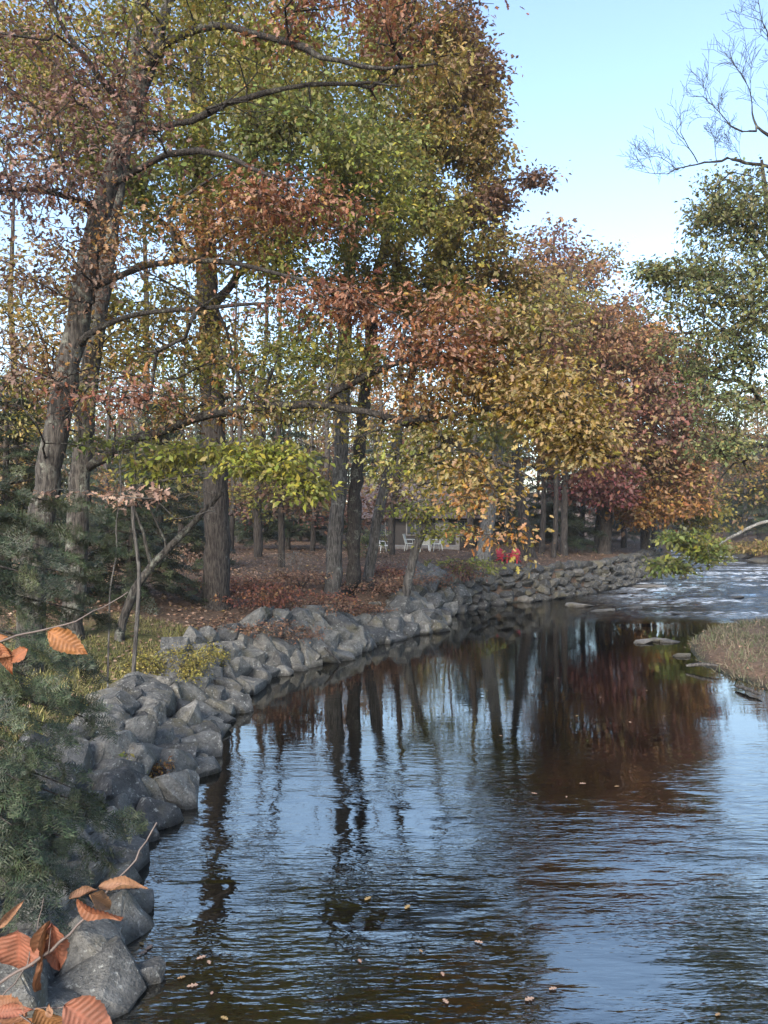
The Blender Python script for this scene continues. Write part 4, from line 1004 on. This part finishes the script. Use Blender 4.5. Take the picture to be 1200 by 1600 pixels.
shrub('yellow_shrub', 'smaller yellow-leaved shrub to the right of the larger one, on the bank edge', *bx(318, 19.6), .6, .75, 'yellow', 120, 62, .06, 13)
rs = [(375,22.5),(420,25.5),(450,23.6),(495,26.5),(520,28.2),(560,28.6),(590,31),(600,34),(470,30),(400,29),(360,27.5),(640,33.5)]
RS = [shrub('rusty_shrub', 'x', 0, 0, .7, 1.35, p_, 150, 63+i, .085, 9) for i, p_ in enumerate(['brush', 'rust', 'brush'])]
zz = [o.location.z for o in RS]
wh = ['nearest the yellow shrubs','below the twin trunks, on the bank edge','in front of the thick maple','midway between maple and twin trunks','right under the twin trunks','right of the twin trunks','at the foot of the leaning slim oak','left of the small leaning maple','behind the brush left of the twin trunks','behind the brush beside the maple','at the right foot of the thick maple','behind the small leaning maple']
for i, (px, Y) in enumerate(rs):
    o = RS[i] if i < 3 else copy_tree(RS[i % 3])
    X, Yy = bx(px, Y); o.location = (X, Yy, gz(X, Yy)-.05); o.rotation_euler = (0, 0, i*1.3); s = random.uniform(.85, 1.35); o.scale = (s, s, s*random.uniform(.7, 1.1))
    o['label'] = 'twiggy rust-brown brush '+wh[i]; o['group'] = 'rusty brush along the bank top'
shrub('dark_red_shrub', 'dark red-brown bush spilling over the stones below the white chairs', *bx(712, 35.8), 1.1, 1.5, 'redtwig', 170, 81, .1, 8)
shrub('dark_red_shrub', 'second dark red-brown bush, just left of the larger one on the bank', *bx(672, 34.5), .7, 1.0, 'redtwig', 80, 82, .1, 8)
shrub('yellow_branch_shrub', 'spreading low shrub of lime-yellow leaves in front of the patio', *bx(715, 37.5), .8, 2.0, 'ygreen', 150, 83, .15, 9)
shrub('pale_grass_clump', 'pale dried clump of stems on the leaf litter left of the maple', *bx(290, 33), 1.3, .7, 'palepink', 60, 84, .1, 6)
shrub('green_shrub', 'leafy green and yellow weed growing out of the near boulders', *bx(205, 12.3), .55, .3, 'ygreen', 26, 85, .07, 9, spread=.1)
shrub('brown_weed', 'tuft of browned weeds on the boulders at the waterline', *bx(250, 12.7), .4, .35, 'rustgold', 34, 86, .06, 9, spread=.1)
shrub('brush_pile', 'grey tangle of brush left of the twin trunks', *bx(462, 34), 1.1, 1.3, 'brown', 120, 87, .08, 1, bark=M_PALE)
fb = shrub('river_bush', 'grey-brown bush on the far right bank by the bend', *bx(1150, 82), 1.6, 2.2, 'olivebrown', 150, 91, .22, 10)
for i, (px, Y, lb) in enumerate([(1185,76,'grey-brown bush above the dark rocks at the right edge'),(1120,92,'grey-brown bush where the river bends out of sight'),(1205,70,'grey-brown bush cut by the right edge of the far bank'),(1095,100,'grey-brown bush at the left of the far bend')]):
    o = copy_tree(fb); X, Yy = bx(px, Y); o.location = (X, Yy, gz(X, Yy)-.1); o.rotation_euler = (0, 0, i*1.1); o.scale = (1.2, 1.2, 1+.2*i); o['label'] = lb; o['group'] = 'bushes on the far right bank'
fb['group'] = 'bushes on the far right bank'
shrub('green_shrub', 'green evergreen bush behind the slim leaning oak', *bx(575, 44), 1.8, 1.5, 'dkgreen', 90, 88, .14, 12)

# ------------------------------------------------------------------ near hemlock
def near_hemlock():
    g = np.random.default_rng(55); X0, Y0 = -6.6, 8.2; z0 = gz(X0, Y0)
    root = tag(empty('hemlock_tree', (X0, Y0, z0)), 'near blue-green hemlock drooping over the boulders at the left edge', 'tree')
    org = np.array([X0, Y0, z0])
    v, f = tube_arrays(np.array([[0, 0, -.3], [0, 0, 3], [0, .1, 6]]), np.array([.16, .12, .05]), 9)
    link('trunk', np_mesh('trunk', v, f, smooth=True), root, M_DARK)
    # bough ends in the picture
    ends = [(150,800,12),(120,830,11),(165,850,12),(90,860,10),(140,900,11),(60,900,9),(110,930,10),(150,960,10.5),(60,960,9),(90,1010,8.5),(30,1000,8),(120,1040,9),(50,1060,8),(110,1090,8.6),(20,1100,7.4),
            (70,1130,8),(130,1120,8.6),(40,1170,7.6),(90,1190,8),(30,1220,7),(110,1230,8),(60,1260,7.2),(140,1260,8.2),(170,1270,8.4),(20,1290,6.8),(100,1300,7.6),(130,1320,7.6),(50,1340,6.8),(90,1370,7),(10,1380,6.4),(60,1400,6.6),(-20,1200,7),(-20,1050,7.6),(-10,930,8.6),(20,850,9.6),(45,820,11)]
    P, D, sz, V, Fq, off = [], [], [], [], [], 0
    for (x, y, Y) in ends:
        e = pt(x, y, Y); st_ = np.array([X0+g.normal(0, .1), Y0+g.normal(0, .2), min(max(e[2]+g.uniform(.2, .9), 1.2), z0+5.5)])
        mid = (st_+e)/2+np.array([0, 0, .25]); Q, rr = resample([st_, mid, e], [.03, .018, .005], .25)
        v, q = tube_arrays(Q-org, rr, 4); V.append(v); Fq.append(q+off); off += len(v)
        L = len(Q)
        for i in range(L//3, L):
            d = unit(Q[i]-Q[i-1]); sd_ = np.cross(d, [0, 0, 1.0])
            for s in (-1, 1):
                if g.random() < .8:
                    P.append(Q[i]-org); D.append(d*g.uniform(.4, 1)+sd_*s*g.uniform(.3, 1)+[0, 0, g.normal(-.18, .15)]); sz.append(g.uniform(.28, .5))
        P.append(e-org); D.append(d+[0, 0, -.2]); sz.append(.45)
    link('boughs', np_mesh('boughs', np.vstack(V), np.vstack(Fq)), root, M_DARK)
    tag(link('foliage', sprays_mesh('foliage', np.array(P), np.array(D), np.array(sz), 'hem', 5, .9), root, M_NEEDLE), kind='stuff')
near_hemlock()

# ------------------------------------------------------------------ cabin, patio, chairs
M_SID = m_plain('dark_stained_siding', (.03, .025, .022), .8); M_ROOF = m_plain('mauve_shingle', (.085, .066, .066), .9, .2, 3); M_TRIM = m_plain('weathered_trim', (.14, .13, .12), .7)
M_WHITE = m_plain('white_plastic', (.78, .79, .8), .45, .06); M_RED = m_plain('red_painted_wood', (.34, .02, .03), .5, .15); M_CREAM = m_plain('cream_chair', (.55, .55, .50), .5, .1)
m, nt, out = nodes('window_glass'); p = N(nt, 'ShaderNodeBsdfPrincipled', Roughness=.06); p.inputs['Base Color'].default_value = (.03, .035, .04, 1); nt.links.new(p.outputs[0], out.inputs[0]); M_GLASS = m
M_WOOD = m_plain('grey_deck_wood', (.22, .20, .18), .85, .25, 12); M_BLACK = m_plain('black_metal', (.02, .02, .022), .5)
def cabin():
    X, Y = 2.9, 57.0; z = gz(X, Y)-.1
    c = tag(empty('cabin', (X, Y, z), .06), 'dark cabin with mauve shingle roof half hidden behind the leaning trees', 'house')
    b = MB(); b.box((-4.2, 0, 0), (4.2, 7, 2.5)); b.add([(-4.2,0,2.5),(-4.2,7,2.5),(-4.2,3.5,4.6),(4.2,0,2.5),(4.2,7,2.5),(4.2,3.5,4.6)], [(0,2,1),(3,4,5)]); b.build('wall', M_SID, c)
    for k in range(10):
        q = MB(); q.box((-4.21, -.05, .05+k*.24), (4.21, -.005, .05+k*.24+.225)); q.build('siding_board', M_SID, c)
    rf = MB()
    for s in (0, 1):
        yy = [(-.7, 2.2), (3.5, 4.75)] if s == 0 else [(3.5, 4.75), (7.7, 2.2)]
        rf.add([(-4.6, yy[0][0], yy[0][1]), (4.6, yy[0][0], yy[0][1]), (4.6, yy[1][0], yy[1][1]), (-4.6, yy[1][0], yy[1][1]),
                (-4.6, yy[0][0], yy[0][1]+.14), (4.6, yy[0][0], yy[0][1]+.14), (4.6, yy[1][0], yy[1][1]+.14), (-4.6, yy[1][0], yy[1][1]+.14)],
               [(0,3,2,1),(4,5,6,7),(0,1,5,4),(1,2,6,5),(2,3,7,6),(3,0,4,7)])
    ro = rf.build('roof', M_ROOF, c)
    ch = MB(); ch.box((2.2, 3.0, 4.0), (3.1, 3.8, 5.5)); ch.build('chimney', M_WALL, ro)
    for (x0, x1, z0, z1) in ((-3.4, -2.2, 1.0, 2.0), (-1.2, 0, 1.0, 2.0), (2.6, 3.6, 1.0, 2.0)):
        fr = MB()
        for a, b_ in (((x0-.08, -.13, z0-.08), (x1+.08, -.06, z0)), ((x0-.08, -.13, z1), (x1+.08, -.06, z1+.08)), ((x0-.08, -.13, z0), (x0, -.06, z1)), ((x1, -.13, z0), (x1+.08, -.06, z1)), (((x0+x1)/2-.03, -.12, z0), ((x0+x1)/2+.03, -.065, z1))): fr.box(a, b_)
        w = fr.build('window', M_TRIM, c)
        pn = MB(); pn.box((x0, -.1, z0), (x1, -.075, z1)); pn.build('pane', M_GLASS, w)
    dr = MB(); dr.box((.9, -.12, .05), (1.9, -.06, 2.05)); d_ = dr.build('door', M_TRIM, c); h_ = MB(); h_.box((1.0, -.17, 1.0), (1.06, -.12, 1.1)); h_.build('handle', M_BLACK, d_)
    # steps and rail
    dk = tag(empty('deck', (X, Y-2.2, z)), 'low grey wooden deck with hand rail in front of the cabin', 'deck')
    for k in range(9):
        q = MB(); q.box((-4.2, -.9+k*.24, .22), (2.4, -.9+k*.24+.225, .27)); q.build('plank', M_WOOD, dk)
    q = MB(); q.box((-4.2, -.93, 0), (2.4, -.9, .21)); q.build('skirt', M_WOOD, dk)
    for x in (.4, 2.35):
        for y in (-.85, .9): q = MB(); q.box((x-.05, y-.05, .27), (x+.05, y+.05, 1.25)); q.build('post', M_WOOD, dk)
        q = MB(); q.box((x-.06, -.95, 1.25), (x+.06, 1.0, 1.31)); q.build('handrail', M_TRIM, dk)
        for k in range(8): q = MB(); q.box((x-.02, -.7+k*.2, .27), (x+.02, -.66+k*.2, 1.25)); q.build('baluster', M_WOOD, dk)
cabin()
def patio_chair(label, X, Y, rz, mat):
    c = tag(empty('patio_chair', (X, Y, gz(X, Y)), rz), label, 'chair', 'white patio chairs'); c.scale = (1.1, 1.1, 1.1)
    b = MB(); b.box((-.27, -.25, .40), (.27, .25, .45)); b.build('seat', mat, c, .012)
    M_ = Matrix.Rotation(R(-14), 4, 'X'); bk = MB()
    for k in range(5): bk.box((-.25+k*.105, .0, 0), (-.17+k*.105, .03, .52), Matrix.Translation((0, .24, .44)) @ M_)
    bk.box((-.27, .0, .5), (.27, .035, .58), Matrix.Translation((0, .24, .44)) @ M_); bk.build('backrest', mat, c)
    for x in (-.25, .25):
        for y in (-.23, .23): q = MB(); q.tube([(x*1.15, y*1.25, 0), (x, y, .42)], [.022, .026], 6); q.build('leg', mat, c)
        q = MB(); q.tube([(x*1.05, -.22, .42), (x*1.12, -.2, .66), (x*1.12, .26, .68)], [.024, .026, .022], 6); q.build('armrest', mat, c)
patio_chair('bright white plastic chair left of the leaning trunk, furthest left of the patio chairs', *bx(599, 50), 1.9, M_WHITE)
patio_chair('cream patio chair just left of the white table', *bx(641, 50.5), 1.3, M_CREAM)
patio_chair('cream patio chair just right of the white table', *bx(682, 50.5), -1.3, M_CREAM)
patio_chair('cream patio chair in front of the white table', *bx(664, 49.2), 3.1, M_CREAM)
X, Y = bx(662, 51); t = tag(empty('patio_table', (X, Y, gz(X, Y))), 'white round patio table among the cream chairs', 'table')
b = MB(); n = 20; b.add([(math.cos(k*6.283/n)*.6, math.sin(k*6.283/n)*.6, .72) for k in range(n)]+[(math.cos(k*6.283/n)*.6, math.sin(k*6.283/n)*.6, .76) for k in range(n)], [tuple(range(n))[::-1], tuple(range(n, 2*n))]+[(k, (k+1) % n, n+(k+1) % n, n+k) for k in range(n)]); b.build('table_top', M_WHITE, t)
for k in range(4): q = MB(); a = k*1.571+.7; q.tube([(math.cos(a)*.5, math.sin(a)*.5, 0), (math.cos(a)*.4, math.sin(a)*.4, .73)], [.025, .025], 6); q.build('leg', M_WHITE, t)
def adirondack(label, X, Y, rz):
    c = tag(empty('adirondack_chair', (X, Y, gz(X, Y)), rz), label, 'chair', 'red garden chairs'); c.scale = (.88,)*3
    for k in range(5):
        q = MB(); x = -.24+k*.12; top = 1.0-.05*abs(k-2)**1.6
        q.box((x-.052, 0, 0), (x+.052, .02, top-.3), Matrix.Translation((0, .22, .30)) @ Matrix.Rotation(R(-22), 4, 'X')); q.build('back_slat', M_RED, c)
    for k in range(5): q = MB(); q.box((-.28, -.34+k*.12, .38-k*.018), (.28, -.24+k*.12, .40-k*.018)); q.build('seat_slat', M_RED, c)
    for x in (-.33, .33):
        q = MB(); q.box((x-.07, -.42, .56), (x+.07, .32, .585)); q.build('armrest', M_RED, c)
        q = MB(); q.box((x-.045, -.36, 0), (x+.045, -.33, .56)); q.build('leg', M_RED, c)
        q = MB(); q.add([(x-.02,-.36,.40),(x-.02,.5,0),(x-.02,.5,.08),(x-.02,-.36,.28),(x+.02,-.36,.40),(x+.02,.5,0),(x+.02,.5,.08),(x+.02,-.36,.28)], [(0,3,1,2),(4,6,5,7),(0,2,6,4),(3,7,5,1),(0,4,7,3),(2,1,5,6)]); q.build('leg', M_RED, c)
adirondack('red slatted garden chair on top of the far wall, left one of the pair', *bx(786, 44), .5)
adirondack('red slatted garden chair on top of the far wall, right one of the pair', *bx(803, 43.6), -.5)
X, Y = bx(761, 44.2); fp = tag(empty('fire_pit', (X, Y, gz(X, Y))), 'small black fire pit on the lawn left of the red chairs', 'fire pit')
q = MB(); n = 12
q.add([(math.cos(k*6.283/n)*r_, math.sin(k*6.283/n)*r_, z_) for r_, z_ in ((.2, .2), (.34, .42), (.29, .42), (.16, .24)) for k in range(n)], [(j*n+k, j*n+(k+1) % n, (j+1)*n+(k+1) % n, (j+1)*n+k) for j in range(3) for k in range(n)]+[tuple(range(n))[::-1], tuple(range(3*n, 4*n))]); q.build('bowl', M_BLACK, fp)
for k in range(3): a = k*2.094; q = MB(); q.tube([(math.cos(a)*.3, math.sin(a)*.3, 0), (math.cos(a)*.18, math.sin(a)*.18, .24)], [.02, .02], 5); q.build('leg', M_BLACK, fp)

# drift logs
def log(name, label, a, b_, r, mat=M_BARK):
    P = np.array([a, (np.array(a)+np.array(b_))/2+[0, 0, .04], b_], float); base = P[0].copy()
    Q, rr = resample(P-base, [r, r*.9, r*.6], .2); Q[1:-1] += rng.normal(0, r*.15, Q[1:-1].shape)
    rr[0] *= .6; rr[-1] *= .5
    v, f = tube_arrays(Q, rr, 8); o = link(name, np_mesh(name, v, f, smooth=True), None, mat); o.location = tuple(base); tag(o, label, 'log')
def wp(px, py, z=0.0):
    Y = (CAMH-z)*F/(py-800); return ((px-600)*Y/F, Y, z)
log('drift_log', 'dark stick lying on the shore of the grassy bar', wp(1072, 1040, .12), wp(1122, 1040, .2), .06)
log('drift_log', 'half sunken log along the lower edge of the grassy bar', wp(1150, 1072, .08), wp(1190, 1086, .08), .06)
log('drift_log', 'stick slanting from the boulders into the pool', wp(507, 1012, .55), wp(532, 1036, .02), .05)

# floating leaves
fl = [(205,1420),(195,1385),(322,1495),(330,1556),(345,1590),(310,1540),(245,1525),(290,1527),(230,1487),(195,1457),(225,1478),(228,1486),(325,1502),(655,1485),(755,1475),(690,1520),(570,1408),(870,1545),(700,1570),(1125,1585),(820,1565),(560,1500),(640,1415),
      (885,1245),(905,1225),(960,1230),(985,1130),(830,1240),(900,1120),(780,1150),(940,1090),(1010,1080),(870,1060),(1040,1120),(760,1080),(690,1060)]
fmesh = []
for k in range(6):
    P = np.zeros((1, 3)); fmesh.append(leaves_mesh('floating_leaf', P, np.array([[1., 0, 0]]), np.array([[0, 0, 1.]]), np.array([1.0]), pick(['palepink', 'gold', 'litter'][k % 3], 1)*1.1, T_OAK))
    fmesh[-1].materials.append(M_LITTER)
for i, (px, py) in enumerate(fl):
    x, y, z = wp(px, py); o = link('floating_leaf', fmesh[i % 6]); s = random.uniform(.055, .12); o.scale = (s, s, s*.4); o.location = (x, y, .012); o.rotation_euler = (0, 0, random.uniform(0, 6.28))
    tag(o, 'small pale fallen leaf floating on the dark river surface', 'leaf', 'fallen leaves floating on the river')

# ------------------------------------------------------------------ beech twigs close to the camera
m, nt, out = nodes('beech_leaf')
at = N(nt, 'ShaderNodeAttribute', _attribute_name='Col'); v = coords(nt)
n_ = noise(nt, v, 40, 4); g_ = nt.nodes.new('ShaderNodeNewGeometry')
c = mixc(nt, at.outputs['Color'], ramp(nt, [(.3, (.75, .75, .75)), (.7, (1.2, 1.2, 1.2))], n_).outputs[0], 1.0, 'MULTIPLY')
back = mixc(nt, c, (.30, .15, .09), .35); c2 = mixc(nt, c, back, g_.outputs['Backfacing'])
p = N(nt, 'ShaderNodeBsdfPrincipled', Roughness=.7); nt.links.new(c2, p.inputs['Base Color'])
t_ = N(nt, 'ShaderNodeBsdfTranslucent'); nt.links.new(c, t_.inputs[0])
mx = N(nt, 'ShaderNodeMixShader', Fac=.3); nt.links.new(p.outputs[0], mx.inputs[1]); nt.links.new(t_.outputs[0], mx.inputs[2]); nt.links.new(mx.outputs[0], out.inputs[0])
M_BEECH = m; M_TWIG = m_plain('beech_twig', (.085, .062, .052), .6, .3, 60)
def beech_leaf(parent, base, tip, width, normal, col, curl=0.0, seed=0):
    """toothed, pleated leaf from base to tip (world points)"""
    g = np.random.default_rng(abs(seed)); nv = 60; vein = 11
    D = tip-base; L = np.linalg.norm(D); D = D/L; Nn = normal-D*(normal@D); Nn = unit(Nn); Bb = np.cross(Nn, D)
    xs = np.linspace(0, 1, nv+1); V, C, Fc = [], [], []
    ys = np.linspace(-1, 1, 25)
    for i, x in enumerate(xs):
        w = width*(math.sin(math.pi*min(1, x**.8))**.95)*(1-.3*x)*1.1
        w *= 1+.10*((x*vein) % 1.0)*(x < .97)
        for j, y in enumerate(ys):
            ph = (x-abs(y)*.12)*vein
            z = .017*math.sin(ph*2*math.pi)*(1-abs(y)**3)*min(1, abs(y)*4)*L*.55 - .06*L*(1-abs(y))*(.5) - .18*L*x*x
            yy = y*w; a = curl*abs(y)**1.3
            if curl: z += w*abs(y)*math.sin(a)*1.0; yy = y*w*math.cos(a*.9)
            z += .07*L*(vnoise(x*3+seed, y*2+seed, 4)-.5)+.05*L*abs(y)**2.5*math.sin(x*9+seed)
            yy += w*.06*y*(float(vnoise(x*16+seed, 2.0*y, 21))-.5)*(abs(y) > .9)*3
            V.append(base+D*x*L+Bb*yy+Nn*z)
            vv = 1-.5*math.exp(-(((ph+.25) % 1.0-.5)/.07)**2)*(abs(y) > .04)-.25*math.exp(-(((ph*3+.25) % 1.0-.5)/.2)**2)*(abs(y) > .1)*.5; mid = 1.25 if j == 12 else 1
            edge = .8 if abs(y) == 1 else 1
            bl = 1+.5*(float(vnoise(x*7+seed*3.1, y*3+seed, 8))-.5)+(-.35 if float(vnoise(x*14+seed, y*7, 11)) > .84 else 0)
            C.append(np.array(col)*vv*mid*edge*bl*np.array([1, 1+.12*abs(y), 1+.15*abs(y)]))
    n2 = len(ys)
    for i in range(nv):
        for j in range(n2-1): Fc.append((i*n2+j, i*n2+j+1, (i+1)*n2+j+1, (i+1)*n2+j))
    V = np.array(V)
    o = link('leaf', np_mesh('leaf', V-np.array(parent.location), np.array(Fc), np.clip(np.array(C), 0, 1), smooth=True), parent, M_BEECH)
    return o
def beech(label, twigs, lvs, Y, base):
    root = tag(empty('beech_branch', pt(*base)), label, 'branch')
    for k, (pts_, r0) in enumerate(twigs):
        Q, rr = resample([pt(*q) for q in pts_], [r0, r0*.4], .012); Q[1:-1] += rng.normal(0, .0009, Q[1:-1].shape); rr = rr*(1+.18*(rng.random(len(rr)) < .15)); v, f = tube_arrays(Q-np.array(root.location), rr, 6)
        link('twig', np_mesh('twig', v, f, smooth=True), root, M_TWIG)
    for i, (bx_, by_, tx, ty, wpx, nrm, col, curl, dy) in enumerate(lvs):
        b_ = pt(bx_, by_, Y); t_ = pt(tx, ty, Y+dy)
        beech_leaf(root, b_, t_, wpx*Y/F, np.array(nrm, float), col, curl, i+int(bx_))
RUST = (.21, .052, .026); ORG = (.23, .075, .012); TAN = (.24, .12, .062); BRN = (.175, .065, .024)
beech('rust-coloured beech branch with curled dead leaves in the bottom left foreground',
 [([(-80,1585,.92),(0,1535,.92),(75,1490,.92),(120,1450,.93),(150,1410,.94),(200,1360,.95),(245,1285,.97)], .0024), ([(-30,1590,.9),(40,1520,.92),(68,1404,.94)], .0012), ([(75,1490,.92),(80,1450,.92)], .001)],
 [(28,1455,24,1532,34,(0,-1,.2),RUST,.15,.01), (74,1440,42,1556,13,(-.6,-1,.1),BRN,.7,.0), (80,1443,90,1530,21,(.2,-1,.15),RUST,.1,.02), (75,1460,62,1520,9,(.7,-1,0),BRN,.4,.03),
  (155,1388,222,1376,13,(0,-.5,1),TAN,.9,-.02), (140,1398,182,1420,14,(.1,-.8,.7),(.21,.105,.045),.4,.03), (118,1408,182,1450,16,(-.2,-.8,-.6),(.22,.06,.018),.55,.0), (108,1404,152,1384,10,(0,-.6,.9),TAN,.8,.02), (-4,1452,36,1408,9,(.3,-.9,.4),TAN,.9,.01)],
 .92, (-80, 1585, .92))
beech('rust-coloured beech leaves on a twig along the bottom left corner',
 [([(-80,1600,.85),(0,1588,.85),(60,1575,.86),(105,1572,.86)], .002), ([(30,1585,.85),(70,1610,.85)], .001)],
 [(100,1570,184,1625,30,(.1,-.8,.6),RUST,.1,.0), (55,1578,110,1625,22,(-.2,-.8,.4),(.24,.10,.02),.3,.02), (-10,1586,46,1574,12,(0,-.7,.8),RUST,.4,.0), (40,1588,-30,1562,20,(0,-.8,.5),BRN,.2,.02), (78,1590,75,1570,6,(0,-1,.2),TAN,.2,.0), (50,1592,10,1640,16,(.2,-.8,.4),ORG,.2,.0)],
 .85, (-80, 1600, .85))
beech('thin twig with orange beech leaves at the left edge, above the boulders',
 [([(-60,1025,.95),(0,1003,.95),(60,985,.95),(110,975,.96),(150,955,.97),(200,925,.99)], .0016)],
 [(74,986,135,1022,18,(.1,-1,.25),(.28,.095,.010),.12,.0), (-2,1004,18,1055,10,(.3,-1,0),(.25,.07,.018),.4,.0), (44,1014,8,1036,12,(0,-1,.4),(.25,.065,.015),.3,.0), (-20,1020,22,1020,14,(0,-.8,.6),(.25,.09,.025),.5,.0), (-16,1000,10,994,8,(0,-1,.3),ORG,.2,.0)],
 .95, (-60, 1025, .95))
print('rocks', n1_, n2_, 'wall', nw, 'tris', sum(len(me.loops)-2*len(me.polygons) for me in bpy.data.meshes))


# thin autumn haze over the whole valley
hz = MB(); hz.box((-610, -70, -3), (610, 910, 38))
ho = hz.build('haze', None)
m, nt, out = nodes('haze'); pv = nt.nodes.new('ShaderNodeVolumePrincipled'); pv.inputs['Density'].default_value = 0.00035; pv.inputs['Color'].default_value = (.92, .95, 1, 1); pv.inputs['Anisotropy'].default_value = .2
nt.links.new(pv.outputs[0], out.inputs['Volume']); ho.data.materials.append(m); ho['kind'] = 'stuff'
